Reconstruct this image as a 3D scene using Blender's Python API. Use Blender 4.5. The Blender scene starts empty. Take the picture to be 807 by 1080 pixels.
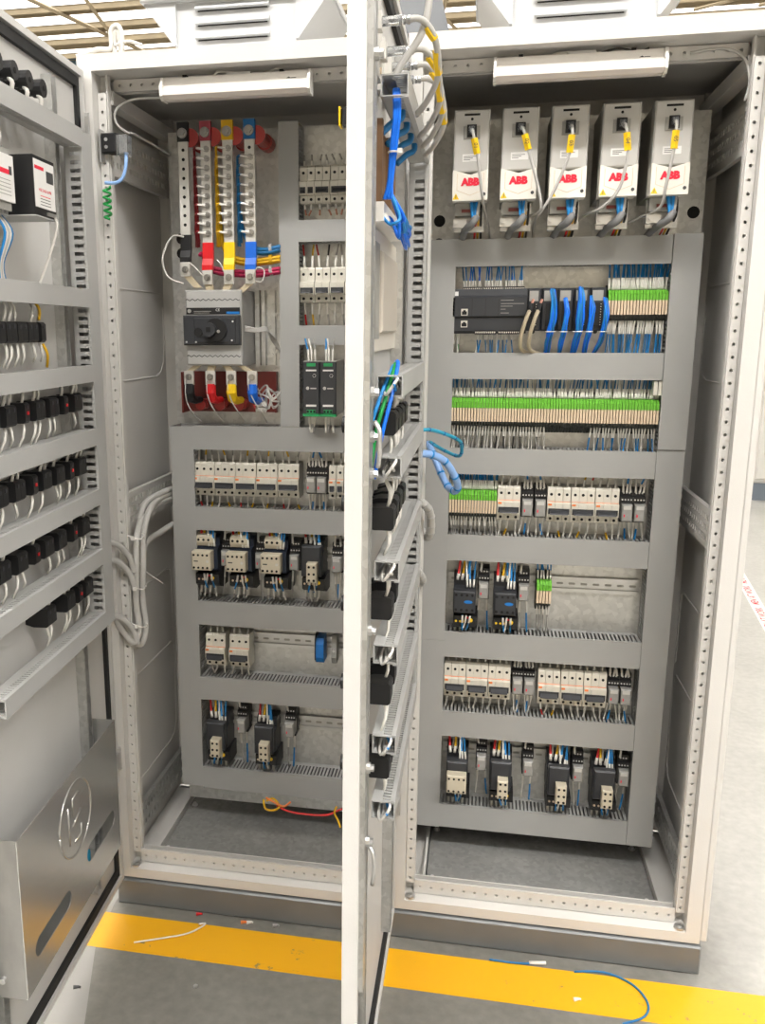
import bpy, bmesh, math, random
from mathutils import Matrix, Vector
random.seed(7)
S = bpy.context.scene
COL = S.collection
PI = math.pi
# ------------------------------------------------------------------ camera, world, light
cam_d = bpy.data.cameras.new('camera'); cam = bpy.data.objects.new('camera', cam_d); COL.objects.link(cam)
FPX, YAW, PIT, ROL = 934.83, 0.19258, -0.20765, 0.00275
_r = Matrix.Rotation(YAW, 3, 'Z') @ Matrix.Rotation(PIT, 3, 'X') @ Matrix.Rotation(ROL, 3, 'Y')
_right, _fwd, _up = _r.col[0], _r.col[1], _r.col[2]
_m = Matrix((( _right[0], _up[0], -_fwd[0], 0.91158), (_right[1], _up[1], -_fwd[1], -2.00148),
             (_right[2], _up[2], -_fwd[2], 1.4324), (0, 0, 0, 1)))
cam.matrix_world = _m
cam_d.sensor_fit = 'VERTICAL'; cam_d.sensor_height = 24.0; cam_d.sensor_width = 24.0
cam_d.lens = FPX / 1080 * 24.0
cam_d.shift_x = 78.2 / 1080; cam_d.shift_y = 6.44 / 1080
cam_d.clip_start = 0.02; cam_d.clip_end = 200
S.camera = cam
S.view_settings.view_transform = 'Standard'; S.view_settings.look = 'None'
S.view_settings.gamma = 1.0; S.view_settings.use_curve_mapping = False
S.view_settings.exposure = 0.24
w = bpy.data.worlds.new('world'); S.world = w; w.use_nodes = True
bg = w.node_tree.nodes['Background']; bg.inputs[0].default_value = (0.97, 0.985, 1.0, 1); bg.inputs[1].default_value = 0.1
SKYLIGHT = 2.2
ADDED_LAMP_POWER = 60.0
S.cycles.max_bounces = 6
S.cycles.sample_clamp_indirect = 6.0

# ------------------------------------------------------------------ materials
MATS = {}
def mat(name, col, rough=0.5, metal=0.0, var=0.06, scale=12.0, bump=0.0, bscale=200.0, spec=0.5, stretch=None, emit=0, alpha=1.0, trans=0.0, ior=1.45):
    if name in MATS: return MATS[name]
    m = bpy.data.materials.new(name); m.use_nodes = True
    nt = m.node_tree; b = nt.nodes['Principled BSDF']
    b.inputs['Roughness'].default_value = rough; b.inputs['Metallic'].default_value = metal
    b.inputs['Specular IOR Level'].default_value = spec; b.inputs['IOR'].default_value = ior
    if trans: b.inputs['Transmission Weight'].default_value = trans
    if alpha < 1: b.inputs['Alpha'].default_value = alpha
    tc = nt.nodes.new('ShaderNodeTexCoord')
    vec = tc.outputs['Object']
    if stretch:
        mp = nt.nodes.new('ShaderNodeMapping'); mp.inputs['Scale'].default_value = stretch
        nt.links.new(vec, mp.inputs[0]); vec = mp.outputs[0]
    if var > 0:
        n = nt.nodes.new('ShaderNodeTexNoise'); n.inputs['Scale'].default_value = scale; n.inputs['Detail'].default_value = 4
        nt.links.new(vec, n.inputs['Vector'])
        r = nt.nodes.new('ShaderNodeValToRGB'); e = r.color_ramp.elements
        e[0].position = 0.3; e[1].position = 0.7
        e[0].color = tuple(c * (1 - var) for c in col) + (1,); e[1].color = tuple(min(1, c * (1 + var)) for c in col) + (1,)
        nt.links.new(n.outputs['Fac'], r.inputs[0]); nt.links.new(r.outputs[0], b.inputs['Base Color'])
    else:
        b.inputs['Base Color'].default_value = tuple(col) + (1,)
    if bump > 0:
        n2 = nt.nodes.new('ShaderNodeTexNoise'); n2.inputs['Scale'].default_value = bscale; n2.inputs['Detail'].default_value = 2
        nt.links.new(vec, n2.inputs['Vector'])
        bp = nt.nodes.new('ShaderNodeBump'); bp.inputs['Strength'].default_value = bump; bp.inputs['Distance'].default_value = 0.002
        nt.links.new(n2.outputs['Fac'], bp.inputs['Height']); nt.links.new(bp.outputs[0], b.inputs['Normal'])
    if emit:
        b.inputs['Emission Color'].default_value = tuple(col) + (1,); b.inputs['Emission Strength'].default_value = emit
    MATS[name] = m
    return m

PAINT = mat('cabinet_paint', (0.60, 0.585, 0.56), 0.42, 0, 0.03, 6, 0.15, 350)
DOORP = mat('door_paint', (0.60, 0.59, 0.57), 0.5, 0, 0.03, 5, 0.12, 350)
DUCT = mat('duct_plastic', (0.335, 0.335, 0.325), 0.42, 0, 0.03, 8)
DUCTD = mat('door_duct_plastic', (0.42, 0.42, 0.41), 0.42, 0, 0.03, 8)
PLINTH = mat('plinth_paint', (0.15, 0.157, 0.16), 0.35, 0.1, 0.08, 10)
def galv(name, col, rough):
    m = mat(name, col, rough, 0.85, 0.0)
    nt = m.node_tree; b = nt.nodes['Principled BSDF']; tc = [n for n in nt.nodes if n.type == 'TEX_COORD'][0]
    v = nt.nodes.new('ShaderNodeTexVoronoi'); v.inputs['Scale'].default_value = 90
    n = nt.nodes.new('ShaderNodeTexNoise'); n.inputs['Scale'].default_value = 7; n.inputs['Detail'].default_value = 5
    nt.links.new(tc.outputs['Object'], v.inputs['Vector']); nt.links.new(tc.outputs['Object'], n.inputs['Vector'])
    mx = nt.nodes.new('ShaderNodeMix'); mx.data_type = 'FLOAT'; mx.inputs[0].default_value = 0.6
    nt.links.new(v.outputs['Color'], mx.inputs[2]); nt.links.new(n.outputs['Fac'], mx.inputs[3])
    r = nt.nodes.new('ShaderNodeValToRGB'); e = r.color_ramp.elements; e[0].position = .3; e[1].position = .75
    e[0].color = tuple(c * .82 for c in col) + (1,); e[1].color = tuple(c * 1.12 for c in col) + (1,)
    nt.links.new(mx.outputs[0], r.inputs[0]); nt.links.new(r.outputs[0], b.inputs['Base Color'])
    return m
GALV = galv('galvanised_steel', (0.62, 0.62, 0.605), 0.42)
GALVF = galv('galvanised_floor_steel', (0.56, 0.56, 0.545), 0.24)
GALVF.node_tree.nodes['Principled BSDF'].inputs['Metallic'].default_value = 0.6
STEEL = mat('brushed_steel', (0.60, 0.595, 0.575), 0.27, 0.82, 0.06, 60, 0.05, 90, stretch=(1, 1, 14))
BOLT = mat('bolt_steel', (0.36, 0.35, 0.33), 0.3, 0.9, 0.1, 60)
ZINC = mat('zinc_bright', (0.60, 0.60, 0.595), 0.32, 0.85, 0.05, 30)
TIN = mat('tinned_copper', (0.62, 0.60, 0.56), 0.4, 0.35, 0.05, 30)
BLACK = mat('black_plastic', (0.012, 0.012, 0.013), 0.45, 0, 0.1, 20)
HOLE = mat('hole_black', (0.008, 0.008, 0.008), 0.8, 0, 0.1, 20)
CHAR = mat('charcoal_plastic', (0.035, 0.037, 0.042), 0.4, 0, 0.08, 20)
NAVY = mat('dark_blue_plastic', (0.018, 0.026, 0.045), 0.35, 0, 0.08, 20)
RUB = mat('gasket_rubber', (0.02, 0.02, 0.02), 0.75, 0, 0.1, 30)
CREAM = mat('breaker_plastic', (0.66, 0.63, 0.55), 0.45, 0, 0.03, 20)
CREAM2 = mat('aux_block_plastic', (0.60, 0.54, 0.42), 0.45, 0, 0.03, 20)
WHITE = mat('white_plastic', (0.72, 0.70, 0.66), 0.4, 0, 0.02, 20)
DRIVEU = mat('drive_grey_plastic', (0.50, 0.49, 0.465), 0.4, 0, 0.02, 20)
DRIVEL = mat('drive_light_plastic', (0.74, 0.71, 0.64), 0.4, 0, 0.02, 20)
DRIVES = mat('drive_side_plastic', (0.33, 0.325, 0.30), 0.5, 0, 0.03, 20)
ORANGE = mat('orange_print', (0.80, 0.22, 0.05), 0.5, 0, 0.03, 20)
REDP = mat('red_print', (0.75, 0.02, 0.05), 0.5, 0, 0.03, 20)
LBL = mat('paper_label', (0.75, 0.74, 0.72), 0.6, 0, 0.02, 20)
INK = mat('label_ink', (0.06, 0.06, 0.06), 0.6, 0, 0.02, 20)
GREEN = mat('terminal_green', (0.13, 0.42, 0.035), 0.45, 0, 0.06, 40)
BEIGE = mat('terminal_beige', (0.66, 0.52, 0.37), 0.5, 0, 0.05, 40)
TGREY = mat('terminal_dark_grey', (0.045, 0.05, 0.045), 0.5, 0, 0.06, 40)
GREEND = mat('connector_green', (0.02, 0.30, 0.10), 0.4, 0, 0.05, 40)
BLUEB = mat('blue_body', (0.008, 0.16, 0.50), 0.4, 0, 0.05, 40)
RELAYC = mat('relay_clear_case', (0.30, 0.295, 0.28), 0.25, 0, 0.08, 80)
SMOKE = mat('clear_plastic', (0.8, 0.82, 0.84), 0.08, 0, 0.0, 10, trans=0.85)
YEL = mat('yellow_sleeve', (0.85, 0.55, 0.01), 0.4, 0, 0.03, 20)
REDS = mat('red_sleeve', (0.62, 0.015, 0.02), 0.35, 0, 0.05, 20)
BLUS = mat('blue_sleeve', (0.01, 0.13, 0.62), 0.35, 0, 0.05, 20)
INSUL = mat('red_brown_insulator', (0.17, 0.032, 0.026), 0.4, 0, 0.08, 20)
GREYC = mat('grey_cable', (0.45, 0.44, 0.42), 0.45, 0, 0.04, 30)
WHC = mat('white_cable', (0.68, 0.66, 0.62), 0.45, 0, 0.04, 30)
BEIC = mat('beige_cable', (0.42, 0.36, 0.25), 0.45, 0, 0.05, 30)
DKC = mat('dark_cable', (0.06, 0.06, 0.06), 0.45, 0, 0.05, 30)
W_BLUE = mat('wire_blue', (0.015, 0.24, 0.62), 0.4, 0, 0.1, 40)
W_TEAL = mat('wire_dark_blue', (0.012, 0.15, 0.36), 0.4, 0, 0.1, 40)
W_BRIGHT = mat('wire_bright_blue', (0.005, 0.16, 0.80), 0.35, 0, 0.1, 40)
W_RED = mat('wire_red', (0.55, 0.02, 0.02), 0.4, 0, 0.1, 40)
W_YEL = mat('wire_yellow', (0.72, 0.42, 0.01), 0.4, 0, 0.1, 40)
W_GREY = mat('wire_grey', (0.38, 0.37, 0.35), 0.4, 0, 0.1, 40)
W_BLK = mat('wire_black', (0.02, 0.02, 0.02), 0.4, 0, 0.1, 40)
W_GRN = mat('wire_green', (0.01, 0.30, 0.06), 0.4, 0, 0.1, 40)
W_PINK = mat('wire_pink', (0.62, 0.30, 0.22), 0.45, 0, 0.1, 40)
SLEEVE = mat('ferrule_sleeve', (0.74, 0.72, 0.67), 0.45, 0, 0.05, 40)
BROWN = mat('brown_board', (0.20, 0.115, 0.06), 0.6, 0, 0.1, 20)
LAMP = mat('lamp_diffuser', (0.72, 0.66, 0.62), 0.35, 0, 0.02, 20)
HOODP = mat('hood_paint', (0.56, 0.57, 0.58), 0.35, 0, 0.02, 8)
SPIRB = mat('pale_blue_spiral', (0.25, 0.42, 0.75), 0.3, 0, 0.06, 40)
TEALC = mat('teal_cable', (0.03, 0.30, 0.45), 0.35, 0, 0.06, 40)

# ------------------------------------------------------------------ mesh helpers
class MB:
    def __init__(s): s.v = []; s.f = []; s.m = []
    def add(s, vs, fs, mi=0):
        o = len(s.v); s.v.extend([tuple(x) for x in vs])
        for f in fs: s.f.append([i + o for i in f]); s.m.append(mi)
        return s
    def box(s, x0, x1, y0, y1, z0, z1, mi=0):
        return s.add([(x0,y0,z0),(x1,y0,z0),(x1,y1,z0),(x0,y1,z0),(x0,y0,z1),(x1,y0,z1),(x1,y1,z1),(x0,y1,z1)],
              [(0,3,2,1),(4,5,6,7),(0,1,5,4),(1,2,6,5),(2,3,7,6),(3,0,4,7)], mi)
    def prism(s, poly, a0, a1, ax='x', mi=0):
        P = {'x': lambda a, p: (a, p[0], p[1]), 'y': lambda a, p: (p[0], a, p[1]), 'z': lambda a, p: (p[0], p[1], a)}[ax]
        n = len(poly); vs = [P(a0, p) for p in poly] + [P(a1, p) for p in poly]
        fs = [tuple(range(n))[::-1], tuple(range(n, 2 * n))] + [(i, (i + 1) % n, n + (i + 1) % n, n + i) for i in range(n)]
        return s.add(vs, fs, mi)
    def cbox(s, x0, x1, y0, y1, z0, z1, c=0.003, mi=0):      # box with chamfered front (-y) edges
        o = [(x0,z0),(x1,z0),(x1,z1),(x0,z1)]
        i = [(x0+c,z0+c),(x1-c,z0+c),(x1-c,z1-c),(x0+c,z1-c)]
        vs = [(a,y1,b) for a,b in o] + [(a,y0+c,b) for a,b in o] + [(a,y0,b) for a,b in i]
        fs = [(3,2,1,0),(8,9,10,11)]
        for k in range(4):
            l = (k+1) % 4; fs += [(k,l,4+l,4+k),(4+k,4+l,8+l,8+k)]
        return s.add(vs, fs, mi)
    def cyl(s, c, ax, r, h, n=10, mi=0, r2=None):
        r2 = r if r2 is None else r2; vs = []
        for j, rr in ((0, r), (1, r2)):
            for k in range(n):
                a = 2 * PI * k / n; p, q, t = rr * math.cos(a), rr * math.sin(a), j * h
                vs.append({'x': (c[0]+t, c[1]+p, c[2]+q), 'y': (c[0]+p, c[1]+t, c[2]+q), 'z': (c[0]+p, c[1]+q, c[2]+t)}[ax])
        return s.add(vs, [tuple(range(n))[::-1], tuple(range(n, 2*n))] + [(k, (k+1) % n, n+(k+1) % n, n+k) for k in range(n)], mi)
    def tube(s, pts, r, n=6, mi=0, sub=0):
        pts = [Vector(p) for p in pts]
        if sub: pts = smooth(pts, sub)
        rr = r if isinstance(r, (list, tuple)) else [r] * len(pts)
        vs = []; up = None; N = len(pts)
        for i, p in enumerate(pts):
            t = (pts[min(i+1, N-1)] - pts[max(i-1, 0)])
            if t.length < 1e-9: t = Vector((0, 0, 1))
            t.normalize()
            if up is None:
                up = Vector((0, 0, 1)) if abs(t.z) < .9 else Vector((1, 0, 0))
            u = (up - t * up.dot(t))
            if u.length < 1e-5: u = t.orthogonal()
            u.normalize(); up = u; v = t.cross(u)
            for k in range(n):
                a = 2 * PI * k / n; vs.append(p + (u * math.cos(a) + v * math.sin(a)) * rr[i])
        fs = [tuple(range(n))[::-1], tuple(range((N-1)*n, N*n))]
        ms = []
        for i in range(N - 1):
            for k in range(n): fs.append((i*n+k, i*n+(k+1) % n, (i+1)*n+(k+1) % n, (i+1)*n+k))
        o = len(s.f); s.add(vs, fs, 0 if isinstance(mi, (list, tuple)) else mi)
        if isinstance(mi, (list, tuple)):
            for i in range(N - 1):
                for k in range(n): s.m[o + 2 + i*n + k] = mi[min(i, len(mi)-1)]
        return s
    def perf(s, L, W, pitch, r, rows=(0.5,), th=0.004, sq=False, n=8):
        """strip in XZ (x 0..L, z 0..W), front at y=0, back at y=+th, with rows of real holes"""
        nx = max(1, int(L / pitch)); p = L / nx
        edges = [0.0] + [0.5 * (rows[i] + rows[i+1]) * W for i in range(len(rows)-1)] + [W]
        for j, rw in enumerate(rows):
            z0, z1 = edges[j], edges[j+1]; cz = rw * W
            for i in range(nx):
                x0, x1 = i*p, (i+1)*p; cx = (x0+x1)/2
                outer = [(x1,cz),(x1,z1),(cx,z1),(x0,z1),(x0,cz),(x0,z0),(cx,z0),(x1,z0)]
                hole = []
                for k in range(8):
                    a = PI*k/4
                    if sq: q = [(1,0),(1,1),(0,1),(-1,1),(-1,0),(-1,-1),(0,-1),(1,-1)][k]; hole.append((cx+r*q[0], cz+r*q[1]*(sq if not isinstance(sq,bool) else 1)))
                    else: hole.append((cx+r*math.cos(a), cz+r*math.sin(a)))
                vs = [(a,0,b) for a,b in outer] + [(a,0,b) for a,b in hole] + [(a,th,b) for a,b in hole]
                fs = []
                for k in range(8):
                    l = (k+1) % 8; fs += [(k,l,8+l,8+k),(8+k,8+l,16+l,16+k)]
                s.add(vs, fs, 0)
        s.add([(0,0,0),(L,0,0),(L,th,0),(0,th,0)], [(0,1,2,3)]); s.add([(0,0,W),(L,0,W),(L,th,W),(0,th,W)], [(0,1,2,3)])
        s.add([(0,0,0),(0,0,W),(0,th,W),(0,th,0)], [(0,1,2,3)]); s.add([(L,0,0),(L,0,W),(L,th,W),(L,th,0)], [(0,1,2,3)])
        return s
    def mesh(s, name, mats, smooth=False):
        me = bpy.data.meshes.new(name); me.from_pydata(s.v, [], s.f)
        for m in (mats if isinstance(mats, (list, tuple)) else [mats]): me.materials.append(m)
        me.polygons.foreach_set('material_index', s.m)
        bm = bmesh.new(); bm.from_mesh(me); bmesh.ops.remove_doubles(bm, verts=bm.verts, dist=1e-6)
        bmesh.ops.recalc_face_normals(bm, faces=bm.faces); bm.to_mesh(me); bm.free()
        if smooth:
            me.polygons.foreach_set('use_smooth', [True] * len(me.polygons))
        me.update(); return me
def smooth(pts, sub):
    out = []; n = len(pts)
    for i in range(n - 1):
        p0, p1, p2, p3 = pts[max(i-1,0)], pts[i], pts[i+1], pts[min(i+2,n-1)]
        for k in range(sub):
            t = k / sub
            out.append(0.5*((2*p1)+(p2-p0)*t+(2*p0-5*p1+4*p2-p3)*t*t+(3*p1-p0-3*p2+p3)*t**3))
    out.append(pts[-1]); return out
CACHE = {}
def cached(key, fn):
    if key not in CACHE: CACHE[key] = fn()
    return CACHE[key]
def obj(name, me, parent=None, loc=(0,0,0), rot=None, mtx=None):
    o = bpy.data.objects.new(name, me); COL.objects.link(o)
    if parent: o.parent = parent
    if mtx is not None: o.matrix_local = mtx
    else:
        o.location = loc
        if rot: o.rotation_euler = rot
    return o
def tag(o, label, cat, group=None):
    o['label'] = label; o['category'] = cat
    if group: o['group'] = group
    return o
def struct(o, label=None):
    o['kind'] = 'structure'
    if label: o['label'] = label
    return o
def thing(name, label, cat, loc=(0,0,0), group=None, mtx=None):
    return tag(obj(name, None, None, loc, None, mtx), label, cat, group)
def pb(name, parent, mats, fn, smooth=False, loc=(0,0,0), rot=None, key=None):
    """part built by fn(MB)"""
    def mk():
        b = MB(); fn(b); return b.mesh(name, mats, smooth)
    me = cached(key, mk) if key else mk()
    return obj(name, me, parent, loc, rot)
def text_mesh(body, size, m, bold=0.0, extrude=0.0004):
    def mk():
        c = bpy.data.curves.new('txt', 'FONT'); c.body = body; c.size = size; c.align_x = 'CENTER'; c.align_y = 'CENTER'
        c.offset = bold; c.extrude = extrude; c.resolution_u = 2
        o = bpy.data.objects.new('txt', c); COL.objects.link(o)
        dg = bpy.context.evaluated_depsgraph_get(); me = bpy.data.meshes.new_from_object(o.evaluated_get(dg))
        bpy.data.objects.remove(o); me.materials.clear(); me.materials.append(m); return me
    return cached(('txt', body, size, m.name), mk)
ORD = ['first','second','third','fourth','fifth','sixth','seventh','eighth','ninth','tenth','eleventh','twelfth']

# ------------------------------------------------------------------ main dimensions
W = 0.734; H = 2.0; TOP = 2.035; DEPTH = 0.52; PL = 0.078
PLATE = 0.33; DF = 0.25            # mounting plate surface, duct front face
GZ = -PL                           # ground level

# ------------------------------------------------------------------ hall
def concrete():
    m = bpy.data.materials.new('concrete_floor'); m.use_nodes = True; nt = m.node_tree; b = nt.nodes['Principled BSDF']
    tc = nt.nodes.new('ShaderNodeTexCoord')
    n1 = nt.nodes.new('ShaderNodeTexNoise'); n1.inputs['Scale'].default_value = 2.2; n1.inputs['Detail'].default_value = 8; n1.inputs['Roughness'].default_value = .65
    n2 = nt.nodes.new('ShaderNodeTexNoise'); n2.inputs['Scale'].default_value = 38; n2.inputs['Detail'].default_value = 6
    for n in (n1, n2): nt.links.new(tc.outputs['Object'], n.inputs['Vector'])
    mx = nt.nodes.new('ShaderNodeMix'); mx.data_type = 'FLOAT'; mx.inputs[0].default_value = 0.4
    nt.links.new(n1.outputs['Fac'], mx.inputs[2]); nt.links.new(n2.outputs['Fac'], mx.inputs[3])
    r = nt.nodes.new('ShaderNodeValToRGB'); e = r.color_ramp.elements; e[0].position = .32; e[1].position = .68
    e[0].color = (0.33, 0.325, 0.305, 1); e[1].color = (0.48, 0.47, 0.445, 1)
    nt.links.new(mx.outputs[0], r.inputs[0])
    # darker floor tone in front of the cabinets, soft edge roughened by noise
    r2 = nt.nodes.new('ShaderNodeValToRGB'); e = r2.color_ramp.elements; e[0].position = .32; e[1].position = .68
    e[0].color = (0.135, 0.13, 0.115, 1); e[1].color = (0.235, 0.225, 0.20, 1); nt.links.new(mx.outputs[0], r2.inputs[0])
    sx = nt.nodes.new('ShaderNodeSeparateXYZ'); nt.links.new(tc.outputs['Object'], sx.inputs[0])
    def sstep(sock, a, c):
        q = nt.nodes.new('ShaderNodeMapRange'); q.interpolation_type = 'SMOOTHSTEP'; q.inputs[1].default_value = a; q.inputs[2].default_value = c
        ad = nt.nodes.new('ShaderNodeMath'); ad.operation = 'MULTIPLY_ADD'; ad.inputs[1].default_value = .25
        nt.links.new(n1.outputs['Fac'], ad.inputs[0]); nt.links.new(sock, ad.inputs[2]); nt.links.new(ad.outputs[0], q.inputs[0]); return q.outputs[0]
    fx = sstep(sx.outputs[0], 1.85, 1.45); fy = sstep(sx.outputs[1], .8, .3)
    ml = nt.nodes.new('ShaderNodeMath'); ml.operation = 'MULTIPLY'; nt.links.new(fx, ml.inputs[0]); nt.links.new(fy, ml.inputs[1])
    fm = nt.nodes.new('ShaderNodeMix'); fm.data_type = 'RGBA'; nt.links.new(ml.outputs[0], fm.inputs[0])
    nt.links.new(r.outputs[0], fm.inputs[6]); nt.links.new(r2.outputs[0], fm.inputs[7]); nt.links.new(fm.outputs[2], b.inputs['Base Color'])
    b.inputs['Roughness'].default_value = 0.38
    bp = nt.nodes.new('ShaderNodeBump'); bp.inputs['Strength'].default_value = .12; bp.inputs['Distance'].default_value = .003
    nt.links.new(n2.outputs['Fac'], bp.inputs['Height']); nt.links.new(bp.outputs[0], b.inputs['Normal'])
    return m
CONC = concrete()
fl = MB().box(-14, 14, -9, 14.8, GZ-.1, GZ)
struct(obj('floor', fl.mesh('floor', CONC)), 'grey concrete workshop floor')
def yellow_paint():
    m = mat('floor_yellow_paint', (0.80, 0.46, 0.012), 0.4, 0, 0.0)
    nt = m.node_tree; b = nt.nodes['Principled BSDF']; tc = [n for n in nt.nodes if n.type == 'TEX_COORD'][0]
    n = nt.nodes.new('ShaderNodeTexNoise'); n.inputs['Scale'].default_value = 22; n.inputs['Detail'].default_value = 9; n.inputs['Roughness'].default_value = .7
    nt.links.new(tc.outputs['Object'], n.inputs['Vector'])
    r = nt.nodes.new('ShaderNodeValToRGB'); e = r.color_ramp.elements; e[0].position = .33; e[1].position = .38
    e[0].color = (0.30, 0.22, 0.09, 1); e[1].color = (0.80, 0.40, 0.008, 1)
    nt.links.new(n.outputs['Fac'], r.inputs[0]); nt.links.new(r.outputs[0], b.inputs['Base Color']); return m
YPAINT = yellow_paint()
ys = MB().box(-.03, 6, -.185, -.052, GZ, GZ + .0008)
struct(obj('trim_1', ys.mesh('floor_stripe', YPAINT)), 'yellow painted line on the floor in front of the cabinets')
lf = MB().prism([(-3,-1.6),(.40,-1.6),(.09,-.42),(.01,-.185),(-.012,-.02),(-.012,.3),(-3,.3)], GZ, GZ + .0006, 'z')  # shaft of light between the doors, painted as a flat pale patch
struct(obj('trim_2', lf.mesh('pale_floor_patch', mat('painted_floor_light', (.33, .32, .30), .45, 0, .08, 6, .1, 60))), 'pale floor patch painted for the light falling under the left door')
CREAMW = mat('wall_panel_cream', (0.72, 0.64, 0.50), 0.7, 0, 0.04, 3)
wb = struct(obj('wall_back', MB().box(-14, 14, 14.8, 15.0, GZ, 7.2).mesh('wall_back', CREAMW)), 'cream panelled back wall of the hall')
for i in range(48):
    x = -13.7 + i * .58
    pb('panel', wb, CREAMW, lambda b: b.box(-.275, .275, -.03, 0, 0, 7.1 - GZ), loc=(x, 14.8, GZ), key='wallpanel')
struct(obj('wall_front', MB().box(-14, 14, -9.2, -9, GZ, 3.2).mesh('wall_front', CREAMW)), 'cream wall behind the viewer')
ROOFM = mat('roof_sheet', (0.62, 0.56, 0.45), 0.6, 0, 0.05, 4)
SKYM = mat('skylight_sheet', (1.0, 0.97, 0.92), 0.5, 0, 0.0, emit=SKYLIGHT)
ceil = struct(obj('ceiling', MB().box(-14, 14, -9, 14.8, 6.35, 6.4).mesh('ceiling', ROOFM)), 'cream steel sheet hall roof')
for i, (y0, y1) in enumerate([(-7.5, -5.6), (-4.4, -2.6), (-1.4, .3), (2.2, 3.6), (5.6, 6.8), (7.6, 8.6), (11.3, 11.9), (12.15, 12.7), (13.0, 13.4), (13.75, 14.15), (14.35, 14.6)]):
    struct(obj('window_%d' % (i+1), MB().box(-12, 12, y0, y1, 6.33, 6.352).mesh('skylight', SKYM)), 'bright translucent skylight strip in the hall roof')
ADDED_LAMPE = mat('added_lamp_lens', (1.0, 0.975, 0.945), 0.5, 0, 0.0, emit=ADDED_LAMP_POWER)
for i, (lx, ly) in enumerate([(-5.4 + 2*k, -3.75) for k in range(7)] + [(-6 + 6*k, 8.6) for k in range(3)]):  # unseen lamps added: front row for key light, rear row brightens the hall
    t = thing('added_hall_lamp', 'added out-of-view lamp lighting the hall from above', 'lamp', (lx, ly, 5.95), 'added hall lamps')
    pb('housing', t, WHITE, lambda b: b.box(-.72, .72, -.28, .28, .0, .06), key='hb1'); pb('lens', t, ADDED_LAMPE, lambda b: b.box(-.7, .7, -.25, .25, -.01, -.0005), key='hb2')
    for xx in (-.5, .5): pb('hanger', t, ZINC, lambda b: b.cyl((0,0,.06),'z',.006,.33,6), loc=(xx,0,0), key='hb3')
STEELB = mat('roof_steel', (0.42, 0.35, 0.24), 0.6, 0, 0.08, 5)
for i, y in enumerate((11.25, 11.95, 12.1, 12.75, 12.95, 13.45, 13.7, 14.2, 14.32)):
    struct(obj('trim_%d' % (3+i), MB().prism([(0,6.26),(.03,6.26),(.03,6.27),(.012,6.27),(.012,6.32),(.03,6.32),(.03,6.33),(0,6.33)], -12, 12, 'x').mesh('purlin', STEELB), loc=(0, y, 0)), 'brown steel roof purlin')
BLUEBEAM = mat('blue_beam_paint', (0.16, 0.24, 0.30), 0.5, 0, .05, 4)
struct(obj('trim_20', MB().prism([(0,0),(.12,0),(.12,.02),(.075,.02),(.075,.12),(.12,.12),(.12,.14),(0,.14),(0,.12),(.045,.12),(.045,.02),(0,.02)], -14, -1.7, 'x').mesh('crane_beam', BLUEBEAM), loc=(0, 14.3, 6.15)), 'blue grey steel beam along the back wall')
for i in range(12):
    x = -8.6 + i * .9
    a = MB().tube([(x, 11.2, 6.24), (x + (.9 if i % 2 else -.5), 14.2, 6.2)], .035, 4)
    struct(obj('trim_%d' % (30+i), a.mesh('roof_brace', STEELB)), 'brown diagonal roof brace')
for i in range(4):
    a = MB().tube([(2.0+i*.9, 13.3, 6.1), (2.7+i*.95, 13.6, 6.33)], .025, 5)
    struct(obj('trim_%d' % (50+i), a.mesh('roof_brace', STEELB)), 'thin brown brace rod under the roof')

# background machine cabinet + tape on the floor
bgc = thing('machine_cabinet', 'white steel cabinet with louvres standing far behind on the right', 'cabinet', (3.32, 6.5, GZ))
BGW = mat('white_machine_paint', (0.72, 0.70, 0.66), 0.5, 0, .02, 3)
pb('body', bgc, BGW, lambda b: b.cbox(0, 2.4, 0, 1.0, .16, 2.3, .02))
pb('plinth', bgc, mat('blue_grey_plinth', (.17, .2, .24), .5, 0, .05, 5), lambda b: b.box(.03, 2.37, .03, .97, 0, .16))
pb('door', bgc, BGW, lambda b: b.cbox(.03, 1.15, -.03, 0, .20, .98, .01)); pb('door', bgc, BGW, lambda b: b.cbox(.03, 1.15, -.03, 0, 1.0, 2.26, .01))
for i in range(6): pb('louvre', bgc, BGW, lambda b: b.prism([(0,0),(-.03,.005),(0,.05)], 0, .26, 'x'), loc=(.08, -.03, .42 + i*.085), key='bglouv')
TAPEW = mat('tape_white', (.78, .75, .72), .5, 0, .02, 5)
tp0, tp1 = Vector((2.583, 4.1)), Vector((2.298, 1.75))
td = (tp1 - tp0).normalized(); ang = math.atan2(td.y, td.x)
tape = thing('barrier_tape', 'white floor tape with red MEN AT WORK lettering at the far right', 'tape', (tp0.x, tp0.y, GZ + .001))
tape.rotation_euler = (0, 0, ang)
pb('strip', tape, TAPEW, lambda b: b.box(0, (tp1-tp0).length, -.034, .034, 0, .0008))
for i in range(5):
    t = obj('lettering', text_mesh('MEN AT WORK', .056, REDP, .0012, 0), tape, (.30 + i*.45, 0, .0012), (0, 0, PI))

# ------------------------------------------------------------------ cabinets
def perfstrip(name, parent, mats, L, Wd, mtx, pitch=.027, r=.0036, rows=(.5,), th=.006, sq=False):
    return obj(name, cached(('perf', round(L,3), Wd, pitch, r, rows, th, sq, mats.name), lambda: MB().perf(L, Wd, pitch, r, rows, th, sq).mesh(name, mats)), parent, mtx=mtx)
RZ = lambda a: Matrix.Rotation(a, 4, 'Z'); RX = lambda a: Matrix.Rotation(a, 4, 'X'); RY = lambda a: Matrix.Rotation(a, 4, 'Y')
T = lambda x, y, z: Matrix.Translation((x, y, z))
UPR = Matrix(((0,0,-1,0),(0,1,0,0),(1,0,0,0),(0,0,0,1)))      # local X -> up, local Z -> -X, Y stays

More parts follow.
